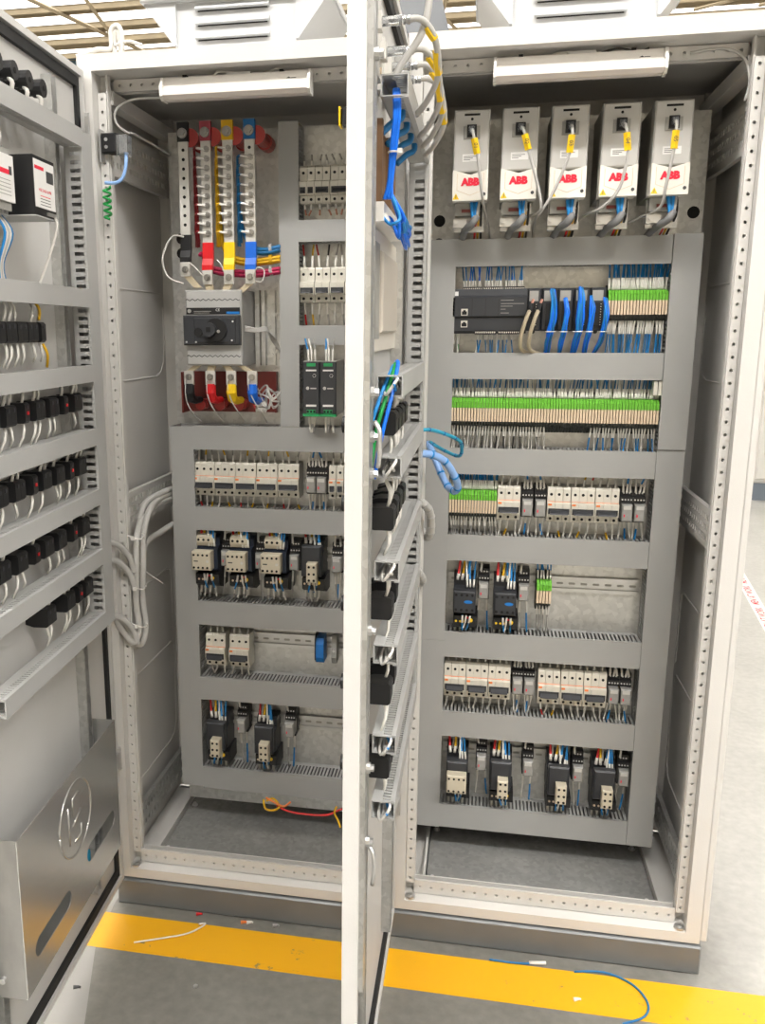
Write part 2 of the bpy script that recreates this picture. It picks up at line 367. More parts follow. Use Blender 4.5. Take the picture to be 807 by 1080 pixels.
def cabinet(x0, label):
    c = thing('electrical_cabinet', label, 'cabinet', (x0, 0, 0))
    w = W
    # plinth
    pb('plinth', c, PLINTH, lambda b: b.cbox(-.004, w+.004, -.008, DEPTH-.02, GZ, -.004, .004))
    # front face ring (posts, sill, lintel): L-profiles
    for sx in (0, 1):
        def post(b, sx=sx):
            prof = [(0,0),(.032,0),(.032,.048),(.051,.048),(.051,.0325),(.055,.0325),(.055,.05),(0,.05)]
            if sx: prof = [(w - a, q) for a, q in prof]
            b.prism(prof, .0, H, 'z')
        pb('corner_post', c, PAINT, post)
        m = T(w-.033, .0262, .06) @ UPR if sx else T(.053, .0262, .06) @ UPR
        perfstrip('hole_strip', c, PAINT, 1.9, .02, m)
        def rpost(b, sx=sx):
            xa = w-.04 if sx else 0
            b.prism([(xa,DEPTH-.02),(xa+.04,DEPTH-.02),(xa+.04,DEPTH-.002),(xa,DEPTH-.002)], 0, TOP, 'z')
        pb('corner_post', c, PAINT, rpost)
    pb('sill', c, PAINT, lambda b: b.prism([(0,0),(0,.026),(.024,.032),(.046,.032),(.046,.07),(.050,.07),(.050,.0)], .032, w-.032, 'x'))
    perfstrip('hole_strip', c, PAINT, w-.11, .036, T(.055, .0242, .034))
    pb('lintel', c, PAINT, lambda b: b.prism([(0,H),(0,TOP),(.10,TOP),(.10,H-.028),(.094,H-.028),(.094,H)], -.002, w+.002, 'x'))
    perfstrip('hole_strip', c, PAINT, w-.11, .026, T(.055, .072, H-.028))
    # bottom side rails and floor plate
    for sx in (0, 1):
        x = 0.052 if not sx else w-.052-.024
        pb('base_rail', c, PAINT, lambda b: b.prism([(-.05,.0),(.024,0),(.024,.03),(.018,.03),(.018,.006),(-.05,.006)] if not sx else [(0,0),(.074,0),(.074,.006),(.006,.006),(.006,.03),(0,.03)], .034, DEPTH-.05, 'y'), loc=(x, 0, 0))
    pb('floor_plate', c, GALVF, lambda b: b.box(.08, w-.08, .052, DEPTH-.022, .008, .014))
    for xx, yy in ((.095, .12), (w-.1, .12), (.095, .36), (w-.1, .36)):
        pb('bolt', c, ZINC, lambda b: (b.cyl((0,0,0),'z',.009,.003,12), b.cyl((0,0,.003),'z',.0055,.006,6)), loc=(xx, yy, .014), key='fbolt')
    for xx in (.045, w-.045):
        pb('bolt', c, ZINC, lambda b: (b.cyl((0,0,0),'z',.013,.004,14), b.cyl((0,0,.004),'z',.006,.004,6)), loc=(xx, .014, .0285), key='sbolt')
    # back, roof
    pb('back_panel', c, PAINT, lambda b: b.box(.002, w-.002, DEPTH-.002, DEPTH+.014, 0, TOP))
    pb('roof_panel', c, PAINT, lambda b: b.box(.001, w-.001, .10, DEPTH-.002, TOP-.03, TOP))
    # roof cross members
    for sx in (0, 1):
        x = .03 if not sx else w-.06
        pb('roof_rail', c, PAINT, lambda b: b.box(0, .03, .05, DEPTH-.05, H-.06, H-.0305), loc=(x, 0, 0))
    return c
cabL = cabinet(0.0, 'grey steel control cabinet with busbars and main switch, left of the pair')
cabR = cabinet(W, 'grey steel control cabinet with five drives, right of the pair')
# side panels with pressed relief and perforated side rails
def relief(b, y0, y1, z0, z1, sgn):
    # raised pressed swage lines, drawn as slim tubes half sunk in the sheet
    r = .03
    pts = [(0,y0,z0+r),(0,y0,z1-r),(0,y0+r*.3,z1-r*.3),(0,y0+r,z1),(0,y1,z1)]
    b.tube([Vector(p) for p in pts], .0022, 6)
def side(c, x, sgn, out):
    if out > 0: pb('side_panel', c, PAINT, lambda b: b.cbox(x, x+.016, -.001, DEPTH+.01, .008, TOP-.02, .003))
    else: pb('side_panel', c, PAINT, lambda b: b.box(x-.002, x, .05, DEPTH, .0, TOP-.02))
    xi = x if sgn < 0 else x
    for pts in ([(.08,1.54),(.48,1.54)], [(.08,1.308),(.42,1.308),(.455,1.318),(.48,1.345),(.488,1.38),(.488,1.50)],
                [(.08,.735),(.45,.735),(.47,.728),(.48,.70),(.48,.53)], [(.08,.50),(.46,.50),(.48,.485),(.488,.45),(.478,.23),(.46,.20),(.43,.19),(.08,.19)]):
        pb('pressed_rib', c, PAINT, lambda b: b.tube([(xi, q, z) for q, z in pts], .0026, 6))
def side_rails(c, sgn):
    for z, hgt, rows in ((1.80, .10, (.22, .5, .78)), (.94, .085, (.22, .5, .78)), (.075, .075, (.25, .75))):
        L = DEPTH-.09
        if sgn > 0:  # left side, face looks to +x
            m = T(.032, .052, z) @ RZ(PI/2)
        else:
            m = T(W-.032, .052+L, z) @ RZ(-PI/2)
        perfstrip('side_rail', c, GALV if z < .1 else PAINT, L, hgt, m, .021, .0042, rows, .012, 1.6)
        x = .02 if sgn > 0 else W-.032
        pb('rail_flange', c, GALV if z < .1 else PAINT, lambda b: (b.box(0, .012, .052, .052+L, 0, .004)), loc=(x, 0, z+hgt))
        pb('rail_flange', c, GALV if z < .1 else PAINT, lambda b: (b.box(0, .012, .052, .052+L, -.004, 0)), loc=(x, 0, z))
side(cabL, 0.0, 1, -1); side(cabL, W-.004, -1, -1)
side(cabR, W, -1, 1); side(cabR, .004, 1, -1)
side_rails(cabL, 1); side_rails(cabR, -1); side_rails(cabR, 1)
# mounting plates
def plate_l(b): b.box(.09, W-.08, PLATE, PLATE+.004, .06, 1.935)
pb('mounting_plate', cabL, GALV, plate_l)
pb('mounting_plate', cabR, GALV, lambda b: b.box(.036, W-.06, PLATE, PLATE+.004, .05, 1.93))
for c, pts in ((cabR, ((.652, 1.705), (.652, 1.64), (.058, 1.70), (.058, 1.645))), (cabL, ((.118, 1.672), (.118, 1.635)))):
    for x, z in pts: pb('cable_hole', c, HOLE, lambda b: b.cyl((0,0,0),'y',.014,.001,16), loc=(x, PLATE-.001, z), key='ch')
for x, z in ((.049, 1.785), (.049, 1.765)): pb('bolt', cabR, ZINC, lambda b: (b.cyl((0,-.003,0),'y',.008,.003,12), b.cyl((0,-.009,0),'y',.005,.006,6)), loc=(x, PLATE, z), key='pbolt')
for x, z in ((.372, 1.475), (.372, 1.38), (.345, 1.51), (.345,1.36)): pb('bolt', cabL, ZINC, None, loc=(x, PLATE, z), key='pbolt')

# ------------------------------------------------------------------ wiring ducts
def duct(name, label, L, w, d, mtx, m, group, pitch=.0098, slots=(True, True), cover=True, lip=.008, sb=.018):
    t = thing(name, label, 'cable duct', group=group, mtx=mtx)
    k = (round(L,3), w, d, m.name, pitch)
    pb('base', t, m, lambda b: b.box(0, L, -.002, 0, 0, w), key=('db',)+k)
    def wall(b):
        n = max(2, int((L-.008)/pitch)); p = (L-.008)/n; sl = p*.45
        poly = [(0,0),(0,-d+.0015)]
        for i in range(n):
            x = .004 + i*p + (p-sl)/2
            poly += [(x,-d+.0015),(x,-sb),(x+sl,-sb),(x+sl,-d+.0015)]
        poly += [(L,-d+.0015),(L,0)]
        b.prism(poly, 0, .0018, 'z')
    for z, s in ((0, slots[0]), (w-.0018, slots[1])):
        if s: pb('slotted_wall', t, m, wall, loc=(0,0,z), key=('dw',)+k)
        else: pb('side_wall', t, m, lambda b: b.box(0, L, -d+.0015, 0, 0, .0018), loc=(0,0,z), key=('ds',)+k)
    if cover:
        pb('cover', t, m, lambda b: b.prism([(-d,-.002),(-d+lip,-.002),(-d+lip,-.0004),(-d+.0018,-.0004),(-d+.0018,w+.0004),(-d+lip,w+.0004),(-d+lip,w+.002),(-d,w+.002)], 0, L, 'x'), key=('dc',lip)+k)
    return t
DD = PLATE - DF
def hduct(x0, x1, z0, z1, label, group='wiring ducts on the mounting plates', **k):
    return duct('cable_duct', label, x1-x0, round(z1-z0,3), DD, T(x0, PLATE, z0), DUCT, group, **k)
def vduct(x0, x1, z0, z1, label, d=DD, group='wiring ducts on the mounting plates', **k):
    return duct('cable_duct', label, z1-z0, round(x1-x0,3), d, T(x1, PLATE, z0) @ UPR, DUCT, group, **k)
RD = [(1.646,1.586),(1.378,1.318),(1.142,1.080),(.918,.854),(.656,.590),(.431,.364),(.158,.094)]
RN = ['under the row of five drives', 'under the controller', 'under the long green terminal row', 'under the mixed breaker and green terminal row', 'under the row of two dark contactors', 'under the lower breaker row', 'at the very bottom under the aux block contactors']
for (z1, z0), n in zip(RD, RN): hduct(.838, 1.331, z0, z1, 'grey horizontal cable duct, right cabinet, ' + n)
vduct(.776, .836, .633, 1.648, 'upper grey vertical cable duct at the left edge of the right cabinet plate', slots=(True, True))
vduct(.776, .836, .090, .632, 'lower grey vertical cable duct at the left edge of the right cabinet plate')
vduct(1.334, 1.394, 1.151, 1.650, 'upper grey vertical cable duct at the right edge of the right cabinet plate', d=DD+.004)
vduct(1.334, 1.394, .092, 1.149, 'lower grey vertical cable duct at the right edge of the right cabinet plate')
LD = [(1.187,1.127),(.967,.907),(.701,.637),(.478,.415),(.204,.141)]
LN = ['above the five breaker row', 'above the cream front contactors', 'above the pair of breakers', 'under the pair of breakers', 'at the very bottom']
for (z1, z0), n in zip(LD, LN): hduct(.161, .66, z0, z1, 'grey horizontal cable duct, left cabinet, ' + n)
vduct(.099, .159, .145, 1.186, 'tall grey vertical cable duct at the left edge of the left cabinet plate')
vduct(.402, .448, 1.190, 1.932, 'grey vertical cable duct beside the busbars in the left cabinet')
hduct(.450, .66, 1.652, 1.700, 'short grey horizontal duct between the two upper breaker rows, left cabinet')
hduct(.450, .66, 1.401, 1.445, 'short grey horizontal duct above the two power supplies')

# ------------------------------------------------------------------ leads (wire ends)
WCOL = {'blue': W_BLUE, 'teal': W_TEAL, 'bright': W_BRIGHT, 'red': W_RED, 'yellow': W_YEL, 'grey': W_GREY, 'black': W_BLK, 'white': SLEEVE, 'green': W_GRN, 'pink': W_PINK}
def lead_mesh(col, L, v, up, sl, r):
    rnd = random.Random(hash((col, L, v)) % 9999)
    dx, dy = (v - 2) * .0045 + rnd.uniform(-.001,.001), rnd.uniform(-.004, .004)
    sg = 1 if up else -1
    pts = [(0,0,0),(dx*.1,0,sg*L*.1),(dx*.3,dy*.5,sg*L*sl),(dx*.31,dy*.52,sg*L*(sl+.005)),(dx*.7,dy,sg*L*.8),(dx,dy*.4,sg*L)]
    b = MB(); b.tube(pts, [r*1.25, r*1.25, r*1.25, r, r, r], 5, [1,1,1,0,0]); return b.mesh('lead', [WCOL[col], SLEEVE], True)
def lead(parent, x, y, z, L, col, up=True, v=None, sl=.55, r=.0024):
    L = round(L, 2 if L > .03 else 3); v = random.randint(0, 4) if v is None else v
    me = cached(('lead', col, L, v, up, sl, r), lambda: lead_mesh(col, L, v, up, sl, r))
    return obj('lead', me, parent, (x, y, z))

# ------------------------------------------------------------------ DIN rails
def din(x0, x1, z, label):
    t = thing('din_rail', label, 'rail', (x0, PLATE, z), 'DIN rails')
    L = x1-x0
    prof = [(-.001,-.012),(0,-.012),(0,.012),(-.001,.012),(-.001,.0135),(-.009,.0135),(-.009,.020),(-.010,.020),(-.010,.0125),(-.002,.0125),(-.002,-.0125),(-.010,-.0125),(-.010,-.020),(-.009,-.020),(-.009,-.0135),(-.001,-.0135)]
    prof = [(0,-.0125),(-.009,-.0125),(-.009,-.02),(-.010,-.02),(-.010,-.0115),(-.0014,-.0115),(-.0014,.0115),(-.010,.0115),(-.010,.02),(-.009,.02),(-.009,.0125),(0,.0125)]
    pb('profile', t, ZINC, lambda b: b.prism(prof, 0, L, 'x'), key=('din', round(L,3)))
    n = int(L/.03)
    for i in range(n): pb('slot', t, DRIVES, lambda b: b.prism([(-.007,-.003),(.007,-.003),(.009,0),(.007,.003),(-.007,.003),(-.009,0)], -.0018, -.0013, 'y'), loc=((i+.5)*L/n, 0, 0), key='dinslot')
    return t
for x0, x1, z, n in ((.842, 1.33, 1.478, 'behind the controller, right cabinet'), (.842, 1.33, 1.225, 'behind the long green terminal row'), (.842, 1.33, 1.003, 'behind the mixed breaker and green terminal row'), (.842, 1.328, .783, 'with a long empty stretch, two dark contactors row'),
                     (.842, 1.33, .517, 'behind the lower breaker row, right cabinet'), (.842, 1.33, .292, 'behind the bottom contactor row, right cabinet'),
                     (.165, .655, 1.043, 'behind the five breaker row, left cabinet'), (.165, .655, .835, 'behind the cream front contactors'), (.165, .655, .578, 'with a long empty stretch beside the pair of breakers'),
                     (.165, .655, .335, 'behind the two dark contactors at the bottom left'), (.452, .655, 1.787, 'behind the topmost breaker row, left cabinet'), (.452, .655, 1.547, 'behind the second breaker row, left cabinet'), (.452, .655, 1.29, 'behind the power supplies')):
    din(x0, x1, z, 'zinc plated slotted mounting rail ' + n)

# ------------------------------------------------------------------ circuit breakers
PW = .0190
def breaker(x, z, n, label, group, h=.098, up=('white',), dn=('white',), Lu=.04, Ld=.04, orange=True, wide=True, d=.078):
    t = thing('circuit_breaker', label, 'circuit breaker', (x, PLATE, z), group)
    w = n*PW
    prof = [(-.004,-.5*h),(-d*.70,-.5*h),(-d*.78,-.46*h),(-d*.78,-.30*h),(-d*.92,-.28*h),(-d*.94,.06*h),(-d*.80,.10*h),(-d*.80,.44*h),(-d*.72,.5*h),(-.004,.5*h)]
    for i in range(n):
        xx = -w/2 + i*PW
        pb('pole', t, CREAM, lambda b: b.prism(prof, .0004, PW-.0004, 'x'), loc=(xx,0,0), key=('mcbp',h,d))
        for zz, yy in ((.30*h, -d*.80), (-.39*h, -d*.78)):
            pb('terminal_screw', t, HOLE, lambda b: b.cyl((0,-.0012,0),'y',.0036,.0012,10), loc=(xx+PW/2, yy, zz), key='mcbs')
        cu = up[i % len(up)]; cd = dn[i % len(dn)]
        if cu: lead(t, xx+PW/2, -d*.6, .5*h-.004, Lu, cu, True)
        if cd: lead(t, xx+PW/2, -d*.6, -.5*h+.004, Ld, cd, False)
    if orange:
        pb('marking_stripe', t, ORANGE, lambda b: b.box(-w/2+.001, w/2-.001, -d*.83, -d*.80, .072*h, .10*h), key=('mcbo',n,h,d))
        pb('logo_mark', t, ORANGE, lambda b: b.box(0, .009, -d*.945, -d*.93, .0, .055*h), loc=(-w/2+.002,0,0), key=('mcbl',h,d))
    def tog(b):
        a, c = (-w/2+.003, w/2-.003)
        b.box(a, c, -d*.96, -d*.90, -.24*h, -.08*h)
        b.prism([(-d*.96,-.13*h),(-d*1.07,-.20*h),(-d*1.09,-.235*h),(-d*.95,-.24*h)], a+(.004 if n>1 else .002), c-(.004 if n>1 else .002), 'x')
    pb('toggle', t, CHAR, tog, key=('mcbt',n,h,d))
    return t
g = 'three-pole breakers in the right cabinet'
wl = ('white','white','white')
for i, x in enumerate((.868, .926, .984)):
    breaker(x, .518, 3, 'white three-pole breaker, %s from left in the left trio, lower breaker row' % ORD[i], g, .1, ('white',), ('white','white','grey'), .03, .04)
for i, x in enumerate((1.112, 1.170, 1.228)):
    breaker(x, .515, 3, 'white three-pole breaker, %s from left in the right trio, lower breaker row' % ORD[i], g, .1, ('white',), ('red','white','yellow') if i == 0 else ('white',), .03, .04)
breaker(.988, 1.003, 3, 'white three-pole breaker standing alone right of the short green terminal row', g, .09, ('white',), ('white','yellow','white'), .035, .05)
for i, x in enumerate((1.111, 1.169, 1.227)):
    breaker(x, 1.003, 3, 'white three-pole breaker, %s from left in the trio under the long terminal row' % ORD[i], g, .09, ('white','yellow','red') if i == 1 else ('white',), ('white','yellow','white'), .035, .05)
g = 'three-pole breakers in the left cabinet'
for i, x in enumerate((.183, .241, .299, .357, .416)):
    breaker(x, 1.043, 3, 'white three-pole breaker with orange line, %s from left in the row of five' % ORD[i], g, .092, ('white','yellow','grey'), ('white','yellow','grey') if i % 2 else ('red','white','yellow'), .042, .045)
for i, x in enumerate((.534, .5545)):
    breaker(x, 1.043, 1, 'white single-pole breaker, %s of two right of the relays, left cabinet' % ('left', 'right')[i], 'single-pole breakers', .09, ('grey',), ('white',), .04, .04)
for i, x in enumerate((.203, .272)):
    breaker(x, .557, 3, 'white three-pole breaker with orange line, %s of the pair beside the empty rail' % ('left', 'right')[i], g, .097, ('white',), ('white',), .03, .03)
k = 0
for i, (x, n) in enumerate(((.459, 1), (.478, 1), (.507, 2), (.556, 3))):
    breaker(x, 1.787, n, 'white breaker with dark lever, %s from left in the topmost row of the left cabinet' % ORD[i], 'upper breakers in the left cabinet', .09, ('grey',), ('pink',), .03, .03, False)
for i, x in enumerate((.468, .507, .546, .585)):
    breaker(x, 1.547, 2, 'white two-pole breaker, %s from left in the second row from the top, left cabinet' % ORD[i], 'upper breakers in the left cabinet', .086, (('red','yellow'),('red','black'),('grey','grey'),('grey','grey'))[i], (('red','yellow'),('grey','grey'),('white','grey'),('grey','white'))[i], .06, .06, False)

# ------------------------------------------------------------------ plug-in relays
def relay(x, z, label, up=('white','blue','white'), dn=('white','blue','white'), Lu=.05, Ld=.06, h=.082):
    t = thing('plug_in_relay', label, 'relay', (x, PLATE, z), 'plug-in relays')
    w = .029
    pb('socket', t, BLACK, lambda b: b.prism([(0,-.5*h),(-.05,-.5*h),(-.05,-.42*h),(-.028,-.40*h),(-.028,.10*h),(-.058,.12*h),(-.058,.30*h),(-.048,.32*h),(-.048,.5*h),(0,.5*h)], -w/2, w/2, 'x'), key=('rs',h))
    pb('relay_case', t, RELAYC, lambda b: b.cbox(-w/2+.002, w/2-.002, -.078, -.028, -.42*h, .10*h, .003), key=('rc',h))
    pb('indicator', t, REDP, lambda b: b.box(-.008, -.005, -.0785, -.078, -.28*h, -.20*h), key=('ri',h))
    pb('case_label', t, DRIVEU, lambda b: b.box(-.009, .009, -.0783, -.078, -.05*h, .06*h), key=('rl',h))
    for zz, yy in ((.21*h, -.058), (.40*h, -.048)):
        for i in range(4 if zz < .3*h else 3):
            pb('terminal_screw', t, ZINC, lambda b: b.cyl((0,-.001,0),'y',.0021,.001,8), loc=(-.0105 + i*.007 + (0 if zz < .3*h else .0035), yy, zz), key='rts')
    for i, c in enumerate(up): lead(t, -.009+.018*i/max(1,len(up)-1), -.05, .42*h, Lu, c, True)
    for i, c in enumerate(dn): lead(t, -.009+.018*i/max(1,len(dn)-1), -.045, -.46*h, Ld, c, False, sl=.4)
    return t
for i, (x, z) in enumerate(((1.034, 1.008), (1.066, 1.008))): relay(x, z, 'small relay in black socket, %s of two between lone breaker and breaker trio' % ('left','right')[i], Ld=.05, Lu=.04)
for i, (x, z) in enumerate(((1.274, 1.004), (1.304, 1.004))): relay(x, z, 'small relay in black socket, %s of two right of the breaker trio under the terminals' % ('left','right')[i], Ld=.05, Lu=.04)
for i, (x, z) in enumerate(((.934, .785), (1.035, .785))): relay(x, z, 'small relay in black socket right of the %s dark contactor, right cabinet' % ('left','right')[i], ('grey',), ('grey','blue'), .05, .09)
for i, (x, z) in enumerate(((1.031, .528), (1.061, .528))): relay(x, z, 'small relay in black socket, %s of two between the lower breaker trios' % ('left','right')[i], Lu=.03, Ld=.06)
for i, (x, z) in enumerate(((1.274, .520), (1.304, .520))): relay(x, z, 'small relay in black socket, %s of two at right end of lower breaker row' % ('left','right')[i], Lu=.03, Ld=.06)
for i, (x, z) in enumerate(((.946, .302), (1.069, .297), (1.198, .293), (1.314, .292))): relay(x, z, 'small relay in black socket, %s from left in the bottom row of the right cabinet' % ORD[i], ('grey',), ('white','blue'), .04, .08)
for i, (x, z) in enumerate(((.478, 1.05), (.506, 1.05))): relay(x, z, 'small relay in black socket, %s of two right of the five breakers' % ('left','right')[i], Lu=.045, Ld=.06)
for i, (x, z) in enumerate(((.241, .84), (.337, .837), (.432, .837), (.547, .836))): relay(x, z, 'small relay in black socket, %s from left among the cream front contactors' % ORD[i], ('grey',) if i < 3 else ('grey','white'), ('grey',) if i < 3 else ('grey','blue','white'), .05, .09)
for i, (x, z) in enumerate(((.275, .351), (.415, .351))): relay(x, z, 'small relay in black socket right of the %s dark contactor at bottom left' % ('left','right')[i], ('grey',), ('grey','blue'), .04, .10)

# ------------------------------------------------------------------ contactors with overload relays
def contactor(x, z, label, style, Lu=.05):
    """z = centre of the whole stack, about 0.15 high"""
    t = thing('contactor', label, 'contactor', (x, PLATE, z), 'contactors with overload relays')
    w = .058 if style != 'cream' else .062
    bodym = {'dark': CHAR, 'cream': NAVY, 'slim': CHAR, 'aux4': CHAR}[style]
    dep = .092 if style != 'cream' else .098
    pb('body', t, bodym, lambda b: b.prism([(0,-.035),(-dep*.72,-.035),(-dep*.8,-.028),(-dep*.8,.028),(-dep*.55,.034),(-dep*.55,.055),(-dep*.42,.062),(0,.062)], -w/2, w/2, 'x'), key=('cb',style))
    if style == 'dark':
        pb('front_block', t, CHAR, lambda b: b.cbox(-w/2+.001, w/2-.001, -dep-.006, -dep*.78, -.030, .030, .004), key='cfd')
        pb('logo_oval', t, BLUEB, lambda b: b.prism([(.011*math.cos(a*PI/6), .0045*math.sin(a*PI/6)) for a in range(12)], -dep-.0066, -dep-.006, 'y'), loc=(.010,0,.002), key='cfo')
        for i in range(4):
            for zz in (.02, -.02): pb('terminal_screw', t, HOLE, lambda b: b.cyl((0,-.001,0),'y',.0035,.001,10), loc=(-.021+i*.014, -dep-.006, zz), key='cts')
    elif style == 'cream':
        pb('coil_block', t, CREAM2, lambda b: b.prism([(-dep*.55,.034),(-dep*.72,.034),(-dep*.78,.045),(-dep*.78,.058),(-dep*.6,.068),(-dep*.5,.068)], -w/2+.002, w/2-.012, 'x'), key='cc1')
        pb('front_block', t, CREAM2, lambda b: b.cbox(-w/2-.002, w/2-.010, -dep-.012, -dep*.78, -.026, .026, .003), key='cc2')
        for i in range(4):
            for zz in (.017, -.018): pb('terminal_screw', t, HOLE, lambda b: b.cyl((0,-.001,0),'y',.0032,.001,10), loc=(-.026+i*.0125, -dep-.012, zz), key='cts2')
            if i < 3: pb('terminal_screw', t, HOLE, lambda b: b.cyl((0,-.001,0),'y',.0036,.001,10), loc=(-.022+i*.014, -dep*.78, .052), key='cts3')
        pb('test_dial', t, TIN, lambda b: b.cyl((0,-.0008,0),'y',.004,.0008,12), loc=(.012, -dep-.012, .0), key='ctd')
        pb('print_mark', t, INK, lambda b: b.box(-.006, .006, -.0005, 0, -.0015, .0015), loc=(-.02, -dep-.012, .0), key='cpm')
    elif style == 'slim':
        pb('front_block', t, CHAR, lambda b: b.cbox(-w/2+.002, w/2-.002, -dep-.002, -dep*.78, -.033, .05, .004), key='cs1')
        pb('aux_block', t, CREAM2, lambda b: b.cbox(-.014, .013, -dep-.03, -dep-.002, -.03, .022, .003), loc=(.006,0,-.012), key='cs2')
        for i in range(2):
            for zz in (.013, -.006, -.023): pb('terminal_screw', t, HOLE, lambda b: b.cyl((0,-.001,0),'y',.0034,.001,10), loc=(i*.013-.0005, -dep-.03, zz-.012), key='cs3')
    else:
        pb('front_block', t, CHAR, lambda b: b.cbox(-w/2+.002, w/2-.002, -dep-.002, -dep*.78, -.033, .04, .004), key='ca1')
        pb('aux_block', t, CREAM2, lambda b: b.cbox(-.026, .026, -dep-.03, -dep-.002, -.026, .026, .003), loc=(0,0,-.012), key='ca2')
        for i in range(4):
            for zz in (.016, -.019): pb('terminal_screw', t, HOLE, lambda b: b.cyl((0,-.001,0),'y',.003,.001,10), loc=(-.0195+i*.013, -dep-.03, zz-.012), key='ca3')
    # overload relay under it
    pb('overload_relay', t, BLACK, lambda b: b.prism([(0,-.085),(-dep*.5,-.085),(-dep*.7,-.078),(-dep*.88,-.07),(-dep*.88,-.042),(-dep*.6,-.036),(0,-.036)], -w/2+.002, w/2+.006, 'x'), key=('co',style))
    pb('dial', t, YEL, lambda b: b.cyl((0,-.002,0),'y',.0052,.002,12), loc=(.018, -dep*.88, -.052), key='cdial')
    pb('reset_button', t, REDS, lambda b: b.box(-.005, .005, -.003, 0, -.002, .002), loc=(.012, -dep*.88, -.045), key='creset')
    for i in range(3): pb('terminal_screw', t, BEIGE if style != 'dark' else YEL, lambda b: b.cyl((0,-.001,0),'y',.003,.001,8), loc=(-.02+i*.011, -dep*.885, -.056), key=('cos',style != 'dark'))
    ccs = ('red','yellow','blue')
    for i in range(3): lead(t, -.020+i*.012, -dep*.62, .050, Lu, ccs[i], True, r=.0034, sl=.28)
    for i in range(3): lead(t, -.014+i*.012, -dep*.5, .056, Lu, ('grey','white','grey')[i], True, r=.0022, sl=.5)
    for i, cc in enumerate(('white','blue','teal')): lead(t, .006+i*.008, -dep*.74, .034, Lu+.015, cc, True, r=.0022, sl=.3)
    for i, cc in enumerate(('grey','white','grey','white')): lead(t, -.022+i*.013, -dep*.6, -.072, .035, cc, False, r=.0028, sl=.7)
    for i, cc in enumerate(('blue','white','teal')): lead(t, -.004+i*.010, -dep*.93, -.038, .045, cc, False, r=.0022, sl=.5)
    return t
contactor(.886, .745, 'all dark contactor with blue oval mark, left of the two under the trio of breakers', 'dark', .06)
contactor(.989, .745, 'all dark contactor with blue oval mark, right of the two under the trio of breakers', 'dark', .06)
contactor(.882, .255, 'dark contactor with wide cream four-pole block, bottom left of the right cabinet', 'aux4', .07)
for i, x in enumerate((.998, 1.148, 1.264)):
    contactor(x, .255, 'dark contactor with narrow cream block, %s from left in the bottom row, right cabinet' % ORD[i], 'slim', .07)
for i, x in enumerate((.188, .284, .380)):
    contactor(x, .825, 'navy contactor with cream four-terminal front, %s from left of the four' % ORD[i], 'cream', .06)
contactor(.482, .825, 'navy contactor with narrow cream block, rightmost of the four under the five breakers', 'slim', .06)
for i, x in enumerate((.205, .345)):
    contactor(x, .30, 'dark contactor with narrow cream block, %s of two at the bottom of the left cabinet' % ('left','right')[i], 'slim', .07)

# ------------------------------------------------------------------ terminal slices
def slice_(x, z, pitch, label, group, up, dn, Lu, Ld):
    t = thing('terminal_block', label, 'terminal block', (x, PLATE, z), group)
    w = pitch - .0010
    pb('base', t, TGREY, lambda b: b.prism([(0,-.05),(-.03,-.05),(-.042,-.036),(-.058,-.030),(-.058,-.022),(-.045,-.02),(-.045,.038),(-.03,.044),(0,.05)], -w/2, w/2, 'x'), key=('sb', round(w,4)))
    pb('relay_insert', t, BEIGE, lambda b: b.box(-w/2+.0005, w/2-.0005, -.074, -.045, -.021, .012), key=('sr', round(w,4)))
    pb('lever', t, GREEN, lambda b: b.prism([(-.045,.0125),(-.073,.0125),(-.073,.026),(-.062,.036),(-.045,.036)], -w/2, w/2, 'x'), key=('sl', round(w,4)))
    for i, c in enumerate(up): lead(t, (-.0015+.003*i) if len(up)>1 else 0, -.05, .037, Lu, c, True, sl=.4, r=.0018)
    for i, c in enumerate(dn): lead(t, (-.0015+.003*i) if len(dn)>1 else 0, -.05, -.034, Ld, c, False, sl=.35, r=.0018)
n = 70; p = .495/n
for i in range(n):
    slice_(.8395+i*p, 1.232, p, 'green topped beige terminal slice in the long row of the right cabinet', 'terminal slices, long row', (random.choice(('teal','blue','teal')), 'white') if i % 6 else ('teal',), (random.choice(('grey','white','black')),) if i < 33 else (('blue','white','grey','teal')[i % 4],) if i > 47 else (), .06, .065)
n = 19; p = .135/n
for i in range(n):
    slice_(1.2005+i*p, 1.490, p, 'green topped beige terminal slice beside the controller modules', 'terminal slices right of the controller', ('blue','teal'), ('teal','blue') if i % 3 else ('grey',), .07, .085)
n = 17; p = .12/n
for i in range(n):
    slice_(.842+i*p, .998, p, 'green topped beige terminal slice in the short row left of the lone breaker', 'terminal slices, short row', ('blue','teal'), ('grey',), .06, .07)
for i in range(5):
    slice_(1.071+i*.0076, .768, .0076, 'green topped beige terminal slice in the stand-alone set of five', 'terminal slices, set of five', ('blue',), ('grey',), .06, .075)
pb_ = thing('terminal_block', 'cream end relay slice pair at the right end of the long terminal row', 'terminal block', (1.324, PLATE-.045, 1.296), 'terminal end pieces')
pb('insert', pb_, CREAM, lambda b: b.box(-.010, -.001, -.03, 0, -.016, .018)); pb('insert', pb_, CREAM, lambda b: b.box(.001, .010, -.03, 0, -.016, .018))

